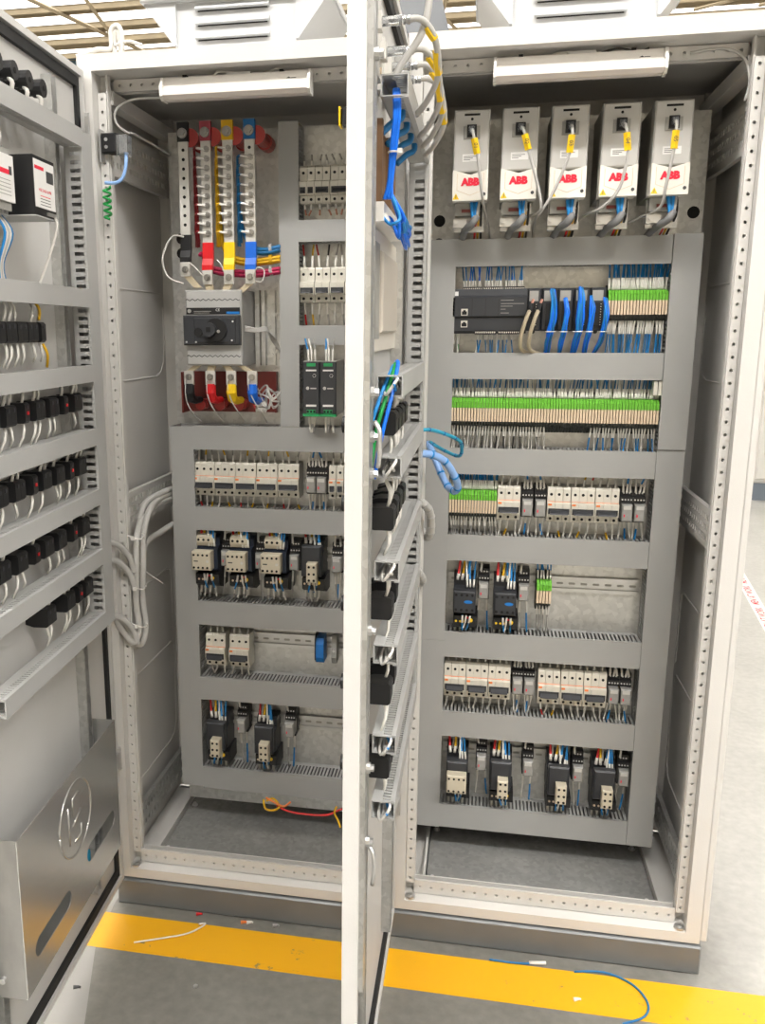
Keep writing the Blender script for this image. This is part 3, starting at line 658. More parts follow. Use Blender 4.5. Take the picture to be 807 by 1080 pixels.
# ------------------------------------------------------------------ controller
plc = thing('logic_controller', 'charcoal logic controller with two network ports under the drives', 'controller', (.834, PLATE, 1.482))
pb('body', plc, CHAR, lambda b: b.prism([(0,-.056),(-.07,-.056),(-.075,-.05),(-.075,-.018),(-.08,-.015),(-.08,.03),(-.075,.035),(-.072,.05),(0,.05)], 0, .176, 'x'))
pb('face_plate', plc, CHAR, lambda b: b.box(.022, .174, -.0815, -.08, -.014, .028))
for xx in (.046, .078, .109): pb('seam', plc, BLACK, lambda b: b.box(-.0004, .0004, -.0818, -.0815, -.013, .027), loc=(xx,0,0), key='plcseam')
for zz, nm in ((-.005, 'upper'), (-.033, 'lower')):
    o = pb('network_port', plc, CREAM, lambda b: b.box(-.008, .008, -.004, 0, -.008, .008), loc=(.028, -.079 if zz > -.02 else -.075, zz), key='port')
    pb('socket_opening', o, HOLE, lambda b: b.prism([(-.006,-.006),(.006,-.006),(.006,.002),(.003,.002),(.003,.005),(-.003,.005),(-.003,.002),(-.006,.002)], -.0048, -.004, 'y'), key='portq')
pb('code_label', plc, LBL, lambda b: b.box(.003, .012, -.0765, -.074, .034, .044))
pb('print_block', plc, DRIVES, lambda b: [b.box(.114, .114+L, -.0822, -.0815, z, z+.0012) for L, z in ((.03,.022),(.055,.014),(.028,.008),(.012,.001),(.02,-.008))][0])
for k in range(3):
    o = pb('terminal_strip', plc, BLACK, lambda b: b.box(0, .047, -.058, -.03, .05, .058), loc=(.022+k*.05, -.012, -.003), key='plcts')
    for i in range(10): pb('terminal_pin', o, CREAM, lambda b: b.box(-.0012, .0012, -.0585, -.058, .052, .0555), loc=(.003+i*.0045, 0, 0), key='plctp')
    for i in range(8): lead(plc, .026+k*.05+i*.0055, -.055, .052, .06, random.choice(('blue','teal','blue','bright')), True, sl=.3, r=.0015)
for k in range(2):
    o = pb('terminal_strip', plc, BLACK, lambda b: b.box(0, .052, -.058, -.03, -.058, -.048), loc=(.054+k*.056, -.022, .0), key='plctb')
    for i in range(11): pb('terminal_pin', o, CREAM, lambda b: b.box(-.0012, .0012, -.0585, -.058, -.055, -.0515), loc=(.003+i*.0045, 0, 0), key='plctq')
    for i in range(7): lead(plc, .058+k*.05+i*.0065, -.055, -.05, .06, ('teal','white','blue','teal','grey','blue')[(i+k) % 6], False, sl=.35, r=.0017)
for i in range(3): lead(plc, .006+i*.004, -.05, -.048, .06, ('grey','white','green')[i], False)
def module(x, w, label, hasgap=True):
    t = thing('expansion_module', label, 'controller module', (x, PLATE, 1.482), 'controller expansion modules')
    pb('body', t, CHAR, lambda b: b.cbox(0, w-.001, -.078, 0, -.05, .05, .003), key=('modb', w))
    pb('status_window', t, DRIVES, lambda b: b.box(.004, w-.008, -.079, -.078, .02, .044), key=('modw', w))
    pb('connector', t, BLACK, lambda b: b.box(.008, w-.010, -.084, -.078, -.04, .015), key=('modc', w))
    for i in range(9): pb('terminal_pin', t, CREAM, lambda b: b.box(0, .002, -.085, -.084, -.001, .001), loc=(w-.0135, 0, -.036+i*.006), key='modp')
    pb('latch', t, CHAR, lambda b: b.cyl((0,-.05,0),'y',.005,.02,10), loc=(w/2, 0, -.052), key='modl')
    return t
mods = (1.011, 1.045, 1.082, 1.119, 1.156)
for i, x in enumerate(mods): module(x, .0365 if i else .033, 'charcoal expansion module, %s from left beside the controller' % ORD[i])
def bundle(name, label, cat, pts, r, m, nst, group=None, spread=.6, tie=None):
    t = thing(name, label, cat, pts[0], group)
    o = Vector(pts[0]); P = [Vector(p) - o for p in pts]
    for i in range(nst):
        a = 2*PI*i/nst + .3; off = Vector((math.cos(a), math.sin(a)*.7, 0)) * r * spread * (1 if nst > 1 else 0)
        taper = [0.35] + [1]*(len(P)-2) + [.8]
        jr = random.Random(i*31 + int(pts[0][0]*1000)); q = [p + off*taper[j] + Vector((jr.uniform(-.3,.3), jr.uniform(-.3,.3), jr.uniform(-.2,.2)))*r for j, p in enumerate(P)]
        pb('strand', t, m if not isinstance(m, (list, tuple)) else m[i % len(m)], lambda b: b.tube(q, r/(nst**.5)*1.1, 6, sub=4), True)
    if tie is not None:
        pb('cable_tie', t, WHITE, lambda b: b.tube([P[tie] + Vector((math.cos(k*PI/6)*r*1.3, math.sin(k*PI/6)*r*1.1, 0)) for k in range(13)], .0014, 4), True)
    return t
FY = PLATE - .095
for i, (x, zt) in enumerate(((1.0665, 1.528), (1.0975, 1.508), (1.130, 1.532), (1.155, 1.512), (1.187, 1.508))):
    bundle('wire_bundle', 'bright blue wire bundle, %s from left hanging off the expansion modules' % ORD[i], 'wire bundle',
           [(x, FY, zt), (x+.004, FY-.008, zt-.03), (x+.003, FY-.008, 1.46), (x, FY, 1.43), (x-.003+(.012 if i == 9 else 0), FY+.02, 1.405), (x-.004-(.012 if i == 4 else 0), FY+.05, 1.372)], .0085 if i in (0,2) else .0065, (W_BRIGHT, W_BLUE, W_BRIGHT, W_TEAL), 9, 'blue wire bundles on the controller', tie=3)
for i, x in enumerate((1.016, 1.036)):
    t = thing('module_cable', 'beige round cable, %s of two curving down from the first expansion module' % ('left','right')[i], 'cable', (x, FY, 1.49), 'beige module cables')
    pb('jacket', t, BEIC, lambda b: b.tube([(0,0,-.01),(-.008,-.014,-.03),(-.018,-.012,-.07),(-.016,.006,-.1),(.006,.03,-.112),(.03,.05,-.115)], .0048, 8, sub=4), True)
    pb('plug', t, BLACK, lambda b: b.tube([(.004,.004,.006),(0,0,-.012)], .006, 8)); pb('core', t, W_PINK, lambda b: b.tube([(.008,.006,.016),(.004,.004,.004)], .003, 6))

# ------------------------------------------------------------------ drives
DRX = (.868, .9735, 1.0795, 1.186, 1.2925)
def drive(i, x):
    t = thing('frequency_drive', 'light grey frequency drive with red lettering, %s from left in the row of five' % ORD[i], 'drive', (x, PLATE, 1.816), 'frequency drives')
    w = .078; hw = w/2; D = .195
    pb('heatsink_body', t, DRIVES, lambda b: b.box(-hw+.002, hw-.002, -D+.045, -.002, -.093, .094), key='dr0')
    pb('upper_cover', t, DRIVEU, lambda b: b.cbox(-hw, hw, -D, -D+.045, -.035, .096, .003), key='dr1')
    def low(b):
        b.prism([(-hw,-.096),(hw,-.096),(hw,-.030),(0,-.041),(-hw,-.030)], -D-.003, -D+.045, 'y')
    pb('lower_cover', t, DRIVEL, low, key='dr2')
    pb('cover_emboss', t, BEIGE, lambda b: b.tube([(-.029,-D-.003,-.038),(-.029,-D-.003,-.074),(0,-D-.003,-.085),(.029,-D-.003,-.074),(.029,-D-.003,-.038)], .0006, 4), key='dr3')
    obj('logo_lettering', text_mesh('ABB', .021, REDP, .0015), t, (0, -D-.0036, -.057), (PI/2, 0, 0))
    pb('warning_triangle', t, YEL, lambda b: b.prism([(-.007,-.006),(.007,-.006),(0,.007)], -D-.0038, -D-.003, 'y'), loc=(-.031,0,-.087), key='dr4')
    pb('warning_mark', t, INK, lambda b: b.box(-.0008,.0008,-D-.0042,-D-.0038,-.004,.003), loc=(-.031,0,-.087), key='dr4b')
    pb('cover_screw', t, INK, lambda b: b.cyl((0,-D-.0042,0),'y',.0038,.0014,10), loc=(.031,0,-.083), key='dr5')
    pb('top_slot', t, HOLE, lambda b: b.box(-.017,.017,-D-.0008,-D,.083,.0875), key='dr6')
    pb('top_screw', t, HOLE, lambda b: b.cyl((0,-D-.0008,0),'y',.003,.0008,10), loc=(0,0,.076), key='dr7')
    o = pb('socket_plate', t, DRIVES, lambda b: b.cbox(-.018,.018,-D-.0016,-D,.034,.062,.001), key='dr8')
    pb('network_socket', o, BLACK, lambda b: b.cbox(-.0105,.0105,-D-.006,-D-.0016,.038,.064,.002), key='dr9')
    pb('plug_body', t, SMOKE, lambda b: b.box(-.006,.006,-D-.018,-D-.006,.045,.058), key='dr10')
    o = pb('rating_label', t, LBL, lambda b: b.box(-.019,.019,-D-.0006,-D,-.013,.003), key='dr11')
    for k, (L, z) in enumerate(((.028,-.002),(.02,-.0055),(.014,-.009))): pb('print_line', o, INK, lambda b: b.box(0,L,-D-.0009,-D-.0006,-.0006,.0006), loc=(-.016,0,z), key=('drp',k))
    # terminal bracket under the drive
    pb('clamp_plate', t, GALV, lambda b: b.box(-hw+.004,hw-.006,-D+.06,-D+.075,-.158,-.097), key='dr12')
    pb('terminal_block', t, DRIVES, lambda b: (b.box(-hw+.006,hw-.02,-D+.03,-D+.06,-.125,-.097),), key='dr13')
    pb('red_label', t, INSUL, lambda b: b.box(-.018,.006,-D+.026,-D+.03,-.118,-.111), key='dr14')
    pb('cable_clamp', t, ZINC, lambda b: b.box(-hw+.002,-.006,-D+.035,-D+.06,-.150,-.132), key='dr15')
    for xx in (-.03, .02): pb('clamp_screw', t, ZINC, lambda b: b.cyl((0,-.003,0),'y',.004,.004,10), loc=(xx,-D+.03,-.14 if xx < 0 else -.115), key='dr16')
    # cables of the drive
    k = 1 if i not in (1,) else .6
    for j in range(4):
        pb('control_wire', t, (W_BLUE, W_TEAL, W_BLUE, W_GREY)[j], lambda b: b.tube([(.004+.006*j,-D+.03,-.093),(.006+.004*j,-D+.018,-.115),(.010+.002*j,-D+.022,-.14)], .0042*k, 6, sub=3), True)
    pb('motor_cable', t, mat('motor_cable_grey', (.17,.17,.17), .45), lambda b: b.tube([(.016,-D+.022,-.128),(.006,-D+.018,-.145),(-.010,-D+.05,-.155),(-.016,-.066,-.166),(-.02,-.045,-.185),(-.02,-.04,-.21)], .0085, 8, sub=4), True)
    for j, m in enumerate((W_RED, W_YEL, W_BLK)):
        pb('power_wire', t, m, lambda b: b.tube([(.012+.007*j,-D+.04,-.1),(.014+.006*j,-D+.04,-.135),(.012+.007*j,-.08,-.158),(.010+.008*j,-.05,-.175),(.010+.008*j,-.045,-.21)], .0026, 6, sub=3), True)
    return t
for i, x in enumerate(DRX): drive(i, x)
DFY = PLATE-.195
def netcable(i, pts, lab):
    x = DRX[i]; o = (x, DFY-.018, 1.866)
    t = thing('network_cable', lab, 'cable', o, 'network cables plugged into the drives')
    P = [Vector(p) for p in pts]
    pb('jacket', t, GREYC, lambda b: b.tube(P, .0033, 8, sub=5), True)
    d = (P[2]-P[1]); c = P[1] + d*.2; e = P[1]+d*.95
    pb('marker_tag', t, YEL, lambda b: b.tube([c, e], .0072, 4), False)
    pb('strain_boot', t, SMOKE, lambda b: b.tube([P[0], P[0]+(P[1]-P[0])*.7], .0052, 8), True)
    tm = text_mesh('CE%d' % (i+1) if False else '0%d' % (i+1), .012, INK, 0, .0002)
    obj('tag_lettering', tm, t, tuple((c+e)/2 + Vector((.0, -.0074, 0))), (PI/2, PI/2, 0))
    return t
netcable(0, [(0,0,0),(.004,-.014,-.012),(.014,-.012,-.055),(.026,.0,-.13),(.034,.05,-.165),(.042,.12,-.188),(.046,.16,-.21),(.046,.165,-.25)], 'grey network cable with yellow tag, plugged into the leftmost drive')
netcable(1, [(.002,0,0),(.006,-.014,-.008),(.018,-.012,-.05),(.044,0,-.13),(.05,.01,-.172),(.03,.08,-.176),(.02,.14,-.188),(.02,.165,-.21),(.02,.17,-.25)], 'grey network cable with yellow tag, plugged into the second drive')
netcable(2, [(0,0,0),(.002,-.014,-.012),(-.002,-.012,-.06),(-.028,0,-.13),(-.054,.01,-.174),(-.06,.08,-.178),(-.062,.14,-.19),(-.062,.165,-.21),(-.062,.17,-.25)], 'grey network cable with yellow tag, plugged into the middle drive')
netcable(3, [(0,0,0),(.006,-.014,-.012),(.012,-.012,-.06),(.002,0,-.13),(-.03,.02,-.168),(-.055,.07,-.175),(-.075,.13,-.188),(-.08,.165,-.21),(-.08,.17,-.25)], 'grey network cable with yellow tag, plugged into the fourth drive')
netcable(4, [(0,0,0),(.0,-.014,-.012),(-.002,-.012,-.06),(-.010,0,-.13),(-.014,.03,-.17),(-.05,.09,-.185),(-.08,.14,-.20),(-.09,.165,-.22),(-.09,.17,-.25)], 'grey network cable with yellow tag, plugged into the rightmost drive')

# ------------------------------------------------------------------ busbars and main switch (left cabinet)
BY = .20
BUSX = (.173, .230, .285, .340)
BUSM = (BLACK, REDS, YEL, BLUS); BUSN = ('black', 'red', 'yellow', 'blue')
BTOPM = (BLACK, mat('faded_red_tape', (.33, .05, .07), .5), mat('yellow_tape', (.68, .40, .01), .5), mat('blue_tape', (.01, .13, .35), .5))
for i, x in enumerate(BUSX):
    zt = 1.93; zb = 1.668 if i == 0 else 1.648
    t = thing('busbar', 'vertical tinned busbar with %s sleeves above the main switch' % BUSN[i], 'busbar', (x, BY, 0), 'busbars')
    pb('bar', t, TIN, lambda b: b.box(-.0125, .0125, 0, .006, zb, 1.885))
    pb('top_sleeve', t, BTOPM[i], lambda b: b.box(-.014, .014, -.002, .008, 1.885, zt))
    pb('clamp_bolt', t, BOLT, lambda b: (b.cyl((0,-.004,0),'y',.012,.004,16), b.cyl((0,-.010,0),'y',.008,.006,6)), loc=(0,-.002,1.904), key='bb1')
    pb('insulator', t, mat('red_insulator', (.42,.05,.045), .35, 0, .06, 20), lambda b: (b.cyl((0,.008,0),'y',.022,.03,16,0,.016), b.cyl((0,.038,0),'y',.016,.05,16), b.cyl((0,.088,0),'y',.02,.04,16)), loc=(.016,0,1.895), key='bb2', smooth=False)
    zs = zb-.066
    pb('lower_sleeve', t, BUSM[i], lambda b: b.prism([(-.002,zb),(-.002,zs+.028),(-.010,zs+.012),(-.010,zs),(0,zs),(.004,zs+.02),(.008,zs+.03),(.008,zb)], -.0135, .0135, 'x'))
    pb('lug', t, TIN, lambda b: b.box(-.0125, .0125, -.010, -.003, zs-.034, zs))
    pb('lug_bolt', t, BOLT, lambda b: (b.cyl((0,-.003,0),'y',.0085,.003,14), b.cyl((0,-.009,0),'y',.006,.006,6)), loc=(0,-.010,zs-.018), key='bb3')
    dx = (.245 - x)*.42
    pb('link_bar', t, mat('link_bar_cream', (.55,.47,.33), .4, .2), lambda b: b.prism([(-.010,zs-.030),(.010,zs-.030),(dx+.010,zs-.062),(dx-.010,zs-.062)], -.005, .003, 'y'))
    for k in range(10):
        z = 1.866 - k*.0218
        if i == 0 or (i == 3 and k == 0) :
            if z > zb + .006 or i == 3: pb('bar_hole', t, HOLE, lambda b: b.cyl((0,-.0006,0),'y',.004,.0008,10), loc=(0,0,z), key='bb4')
            continue
        pb('terminal_bolt', t, BOLT, lambda b: (b.cyl((0,-.004,0),'y',.0075,.004,10), b.cyl((0,-.009,0),'y',.0045,.006,6)), loc=(.002,0,z), key='bb5')
        pb('ring_lug', t, WHITE, lambda b: b.tube([(.0,-.005,0),(-.012,-.006,.001),(-.022,-.004,.003)], [.0045,.0028,.0028], 6), loc=(0,0,z), key='bb6')
        c = (None, W_RED, W_YEL, W_TEAL)[i]
        zz = 1.64 + .008*(k % 3)
        pb('lead', t, mat('dark_red_wire', (.22,.015,.02), .4) if i == 1 else c, lambda b: b.tube([(-.02,-.004,z+.003),(-.03,.004,z+.002),(-.034-.0012*(k % 3),.02,z-.02),(-.031-.0022*(k % 4),.026+.003*(k % 3),zz)], .0034, 5, sub=3), True)
for i, (x, z, m, nm) in enumerate(((.328, 1.628, W_TEAL, 'blue'), (.30, 1.603, W_YEL, 'yellow'), (.30, 1.575, mat('crimson_wire', (.42,.02,.08), .4), 'crimson'))):
    t = thing('wire_bundle', '%s wire bundle running right behind the busbar sleeves' % nm, 'wire bundle', (0, BY+.03, 0), 'busbar feeder bundles')
    xs = (.252+.055*(2 if i == 0 else 1) - .06, )
    for k in range(5):
        a = k*1.256; dy, dz = math.cos(a)*.006, math.sin(a)*.006
        src = {0: (.306, 1.72), 1: (.252, 1.74), 2: (.20, 1.62)}[i]
        pb('strand', t, m, lambda b: b.tube([(src[0],dy,src[1]),(src[0]+.004,dy+.01,z+.05),(src[0]+.025,dy+.015,z+.012+dz),(x+.03,dy+.015,z+dz),(.403,dy+.02,z+.008+dz)], .0042, 6, sub=4), True)
    pb('cable_tie', t, W_GREY if i != 1 else W_YEL, lambda b: b.tube([(.375,.02,z+.006),(.383,.02,z+.007)], .0125, 10))
# wires between the bars, filling behind
ms = thing('main_switch', 'large grey main breaker with black rotary drive below the busbars', 'circuit breaker', (.2445, PLATE, 1.441))
hw = .073
pb('body', ms, mat('switch_grey', (.40,.395,.38), .45, 0, .03, 20), lambda b: b.cbox(-hw, hw, -.145, -.004, -.093, .093, .004))
for z in (.069, -.069):
    pb('scallop_line', ms, HOLE, lambda b: b.tube([(-hw+.002+.0035*k, -.1452, z+.0022*math.sin(k*1.57)) for k in range(41)], .0008, 4))
o = pb('nameplate', ms, BLACK, lambda b: b.box(-hw+.003, hw-.004, -.1465, -.145, .034, .050))
pb('nameplate_blue', o, BLUEB, lambda b: b.box(.034, .068, -.147, -.1465, .034, .040)); pb('nameplate_logo', o, DRIVES, lambda b: b.cyl((-.062,-.1472,.042),'y',.005,.0007,14))
obj('approval_mark', text_mesh('CE', .009, LBL, 0, .0002), o, (.012, -.1468, .044), (PI/2,0,0))
for k, L in ((0,.045),(1,.04)): pb('print_line', o, DRIVES, lambda b: b.box(-.05,-.05+L,-.147,-.1465,.0405-.004*k,.0418-.004*k))
rd = pb('rotary_drive', ms, CHAR, lambda b: b.cbox(-hw-.002, hw-.001, -.160, -.145, -.042, .031, .003))
pb('drive_face', rd, CHAR, lambda b: b.cbox(-.046, .062, -.163, -.160, -.036, .025, .002))
pb('dial_ring', rd, BLACK, lambda b: b.cyl((.012,-.170,-.004),'y',.028,.008,24))
pb('knob', rd, CHAR, lambda b: (b.cyl((-.002,-.184,-.004),'y',.017,.016,20),))
pb('square_socket', rd, HOLE, lambda b: b.box(-.008, .003, -.1846, -.184, -.010, .002))
pb('knob_screw', rd, ZINC, lambda b: b.cyl((.020,-.173,-.008),'y',.004,.003,8))
pb('lock_disc', rd, BLACK, lambda b: b.cyl((-.034,-.166,-.010),'y',.011,.003,18))
for xx, zz in ((.055,.016),(-.066,-.034),(-.041,-.034),(.052,-.03)): pb('cover_screw', rd, ZINC if zz < 0 else LBL, lambda b: b.cyl((0,-.1648,0),'y',.0022,.0018,8), loc=(xx,0,zz), key='rsc')
# rail beside the switch
vr = thing('mounting_rail', 'upright galvanised profile standing right of the main switch', 'rail', (.322, PLATE, 1.441))
pb('profile', vr, GALV, lambda b: b.prism([(0,0),(0,-.03),(.012,-.03),(.012,-.012),(.02,-.012),(.02,-.035),(.028,-.035),(.028,-.012),(.05,-.012),(.05,0)], -.096, .096, 'z'))
for zz in (-.07, .07): pb('screw', vr, ZINC, lambda b: b.cyl((.04,-.016,0),'y',.006,.005,10), loc=(0,0,zz), key='vrs')
# lower lugs and insulating barrier
bar = thing('insulating_barrier', 'red brown insulating barrier box below the main switch', 'insulator', (.125, PLATE, 1.22))
pb('back_board', bar, INSUL, lambda b: b.box(0, .25, -.006, -.0005, 0, .108))
pb('side_wall', bar, INSUL, lambda b: b.box(0, .004, -.06, -.006, 0, .108)); pb('side_wall', bar, INSUL, lambda b: b.box(.246, .25, -.02, -.006, 0, .108))
RINS = mat('red_insulator', (.42,.05,.045), .35)
for k in range(4): pb('standoff', bar, RINS, lambda b: (b.cyl((0,-.06,0),'y',.014,.012,14), b.cyl((0,-.048,0),'y',.011,.012,14), b.cyl((0,-.036,0),'y',.014,.03,14)), loc=(.052+k*.053, 0, .022), key='stand')
for i, x in enumerate(BUSX):
    t = thing('outgoing_lug', 'tinned lug with %s sleeve below the main switch' % BUSN[i], 'busbar', (x-.001, BY, 1.335), 'outgoing lugs')
    dx = (.245 - x)*.42
    pb('link_bar', t, MATS['link_bar_cream'], lambda b: b.prism([(-.010,-.004),(.010,-.004),(dx+.010,.018),(dx-.010,.018)], -.004, .004, 'y'))
    pb('lug', t, TIN, lambda b: b.box(-.0125,.0125,-.005,.003,-.036,0), key='ol1')
    pb('lug_bolt', t, BOLT, None, loc=(0,-.005,-.016), key='bb3')
    pb('sleeve', t, BUSM[i], lambda b: b.tube([(0,0,-.034),(0,-.002,-.055),(.0,.006,-.07),(.004,.03,-.078),(.008,.06,-.078)], [.0125,.0135,.013,.010,.009], 10, sub=1))
    pb('sense_lead', t, GREYC, lambda b: b.tube([(-.004,-.006,-.018),(-.008,-.010,-.04),(-.006+.004*i,-.012,-.075),(.006+.006*i,-.005,-.105),(.012+.004*i,.05,-.135)], .0016, 5, sub=4), True)
t = thing('sense_wire', 'thin pale wire looping out left of the black busbar', 'wire', (.16, BY, 1.66)); pb('jacket', t, WHC, lambda b: b.tube([(.01,-.006,.003),(-.02,-.006,.004),(-.04,-.01,-.03),(-.045,-.012,-.06),(-.03,-.012,-.095),(.008,-.014,-.11)], .0022, 6, sub=5), True)
for (pts, lab) in (([(.345,.19,1.56),(.36,.18,1.585),(.378,.18,1.578),(.372,.18,1.552),(.35,.19,1.556)], 'thin white wire loop beside the blue busbar lug'), ([(.218,.19,1.568),(.20,.18,1.59),(.185,.18,1.60)], 'thin white wire crossing behind the red busbar lug'), ([(.276,.19,1.57),(.268,.18,1.595),(.258,.18,1.605)], 'thin white wire at the yellow busbar lug')):
    t = thing('sense_wire', lab, 'wire', pts[0], 'sense wires'); o = Vector(pts[0]); pb('jacket', t, WHC, lambda b: b.tube([Vector(q)-o for q in pts], .0016, 5, sub=4), True)
for k in range(4):
    t = thing('sense_wire', 'grey wire leaving the right side of the main switch, %s from top' % ORD[k], 'wire', (.318, .21, 1.44), 'switch loom wires')
    pb('jacket', t, GREYC, lambda b: b.tube([(0,0,.006-.004*k),(.03,-.004,.0-.003*k),(.055,.01,.002-.003*k),(.06+.004*k,.04,-.03),(.085,.06,-.065-.004*k),(.105,.05,-.088-.005*k)], .0018, 5, sub=4), True)
lm = thing('wire_loom', 'tangle of grey wires and white connectors right of the lower lugs', 'wire bundle', (.37, .25, 1.26))
for k in range(9):
    r = random.Random(k)
    pb('wire', lm, GREYC if k % 3 else WHC, lambda b: b.tube([(-.02+r.uniform(-.02,.02),0,-.02+.012*(k % 5)),(0,-.02,.0+r.uniform(-.03,.04)),(.015,-.02,.005+r.uniform(-.03,.03)),(.034,.02,.03-.012*(k % 6))], .002, 5, sub=4), True)
for k in range(6): pb('connector', lm, WHITE if k % 2 else DRIVEU, lambda b: b.cbox(-.006,.006,-.008,.006,-.005,.005,.001), loc=(-.028+.009*(k % 3), -.01, -.025+.014*(k//3)), rot=(.3,.2*k,.3), key=('lmc',k % 2))
# power supplies
for i, x in enumerate((.4695, .5125)):
    t = thing('power_supply', 'black rail-mount power supply, %s of two in the left cabinet' % ('left','right')[i], 'power supply', (x, PLATE, 1.225), 'power supplies')
    pb('body', t, DRIVES, lambda b: b.box(0,.0415,-.125,-.01,0,.135), key='ps0')
    pb('face', t, CHAR, lambda b: b.cbox(0,.0415,-.131,-.125,.004,.133,.002), key='ps1')
    for z0, z1, m, kk in ((.122,.130,GREEND,'a'),(.110,.114,LBL,'b'),(.022,.027,LBL,'c'),(.005,.014,GREEND,'d')):
        pb('connector' if m is GREEND else 'print_band', t, m, lambda b: b.box(.008 if m is LBL else .010,.034 if m is LBL else .032,-.1325,-.131,z0,z1), key='ps2'+kk)
    for k in range(3): pb('terminal_hole', t, HOLE, lambda b: b.cyl((0,-.1332,0),'y',.003,.001,8), loc=(.013+.008*k,0,.0095), key='ps3')
    pb('adjust_dial', t, BLACK, lambda b: b.cyl((0,-.132,0),'y',.0035,.001,10), loc=(.029,0,.099), key='ps4')
    pb('adjust_ring', t, LBL, lambda b: b.cyl((0,-.1316,0),'y',.0042,.0006,12), loc=(.029,0,.099), key='ps4b')
    pb('logo_disc', t, DRIVEU, lambda b: b.cyl((.012,-.1316,.068),'y',.0042,.0006,12), key='ps5')
    pb('print_band', t, DRIVEU, lambda b: b.box(.019,.034,-.1316,-.131,.066,.069), key='ps6')
    pb('base_edge', t, GREEND, lambda b: b.box(0,.0415,-.131,-.11,-.003,.004), key='ps7')
    for k, cc in enumerate(('blue','white','grey')): lead(t, .012+.008*k, -.11, .13, .06, cc, True, r=.0022)
    for k, cc in enumerate(('white','grey','white')): lead(t, .012+.008*k, -.11, .004, .05, cc, False, r=.0028)
t = thing('terminal_block', 'bright blue end terminal on the empty rail, left cabinet', 'terminal block', (.499, PLATE, .572))
pb('body', t, BLUEB, lambda b: b.prism([(-.008,-.036),(-.05,-.036),(-.058,-.02),(-.058,.018),(-.05,.034),(-.008,.036)], -.011, .011, 'x')); pb('clamp_foot', t, NAVY, lambda b: b.prism([(-.008,-.04),(-.03,-.044),(-.05,-.03),(-.05,.03),(-.03,.044),(-.008,.04)], -.016, -.011, 'x'))
t = thing('rail_stop', 'grey end stop clamped on the empty rail beside the blue terminal', 'rail stop', (.537, PLATE, .572))
pb('body', t, DUCT, lambda b: b.prism([(-.008,-.036),(-.04,-.040),(-.052,-.02),(-.048,.02),(-.04,.042),(-.008,.036)], -.007, .007, 'x')); pb('screw', t, ZINC, lambda b: b.cyl((0,-.054,0),'y',.004,.004,8))

# ------------------------------------------------------------------ lamps, top wiring, floor wires inside the cabinets
def lampf(x0, x1, z, cabn):
    t = thing('cabinet_lamp', 'slim white strip lamp under the roof of the %s cabinet' % cabn, 'lamp', (x0, .034, z), 'cabinet lamps')
    L = x1-x0
    pb('housing', t, WHITE, lambda b: b.box(.004, L-.004, -.004, .02, .022, .046), key='lp1')
    pb('diffuser', t, LAMP, lambda b: b.prism([(-.018,.008),(-.008,0),(.016,0),(.02,.008),(.02,.022),(-.018,.024)], .003, L-.003, 'x'), key='lp2')
    for xx in (0, L-.006): pb('end_cap', t, WHITE, lambda b: b.prism([(-.020,.006),(-.009,-.002),(.018,-.002),(.022,.008),(.022,.048),(-.006,.048),(-.020,.026)], 0, .006, 'x'), loc=(xx,0,0), key='lp3')
    for xx in (.05, L-.07): pb('clip', t, HOLE, lambda b: b.box(0,.009,-.006,.02,.046,.0505), loc=(xx,0,0), key='lp4')
    pb('bracket', t, ZINC, lambda b: b.box(L*.44,L*.6,.0,.018,.0465,.052), key='lp5')
    pb('maker_mark', t, INK, lambda b: b.prism([(0,0),(.006,.003),(.011,.0),(.011,.0012),(.022,.0012),(.022,0)], -.0046, -.004, 'y'), loc=(L-.055,0,.032), key='lp6')
    return t
lampf(.184, .524, 1.938, 'left'); lampf(.910, 1.252, 1.939, 'right')
def cable(name, label, m, pts, r, cat='cable', group=None, n=7, sub=5, rings=None):
    t = thing(name, label, cat, pts[0], group); o = Vector(pts[0]); P = [Vector(q)-o for q in pts]
    pb('jacket', t, m, lambda b: b.tube(P, r, n, sub=sub), True)
    if rings:
        S_ = smooth(P, sub)
        for k in range(2, len(S_)-2, rings[1]):
            d = (S_[k+1]-S_[k]).normalized(); 
            pb('spiral_turn', t, rings[0], lambda b: b.tube([S_[k]-d*.0022, S_[k]+d*.0022], r*1.12, n), True)
    return t
cable('lamp_cable', 'thin white cable coiled above the left strip lamp', WHC, [(.34,.06,1.993),(.30,.06,1.985),(.31,.055,1.998),(.36,.06,1.992),(.40,.055,1.985),(.44,.06,1.998),(.45,.07,1.997)], .003)
cable('lamp_cable', 'thin white cable above the right strip lamp', WHC, [(1.05,.06,1.998),(1.03,.055,1.992),(1.06,.055,1.995),(1.10,.06,1.99),(1.12,.07,1.996)], .003)
cable('lamp_cable', 'dark cable running along the roof right of the lamp cable', DKC, [(1.12,.06,1.99),(1.16,.055,1.997),(1.2,.06,1.99),(1.22,.06,1.996)], .0022)
jb = thing('junction_plug', 'round white plug on the roof beside the right lamp', 'plug', (1.04, .06, 1.985)); pb('body', jb, WHITE, lambda b: b.cyl((0,0,0),'y',.011,.02,14)); pb('collar', jb, WHITE, lambda b: b.cyl((.010,.004,-.002),'x',.006,.03,10))
cable('roof_cable', 'clear grey tube along the upper left rail of the left cabinet', GREYC, [(.18,.075,1.955),(.11,.06,1.952),(.065,.06,1.935),(.06,.06,1.905),(.08,.07,1.885),(.09,.10,1.885),(.10,.2,1.88),(.10,.31,1.878)], .003)
cable('roof_cable', 'thin grey cable around the upper right corner of the right cabinet', GREYC, [(1.30,.06,1.982),(1.36,.055,1.985),(1.40,.05,1.965),(1.415,.05,1.92),(1.41,.055,1.885)], .003)
ds = thing('door_switch', 'small black door switch with clear cover in the upper left corner', 'switch', (.062, .02, 1.85))
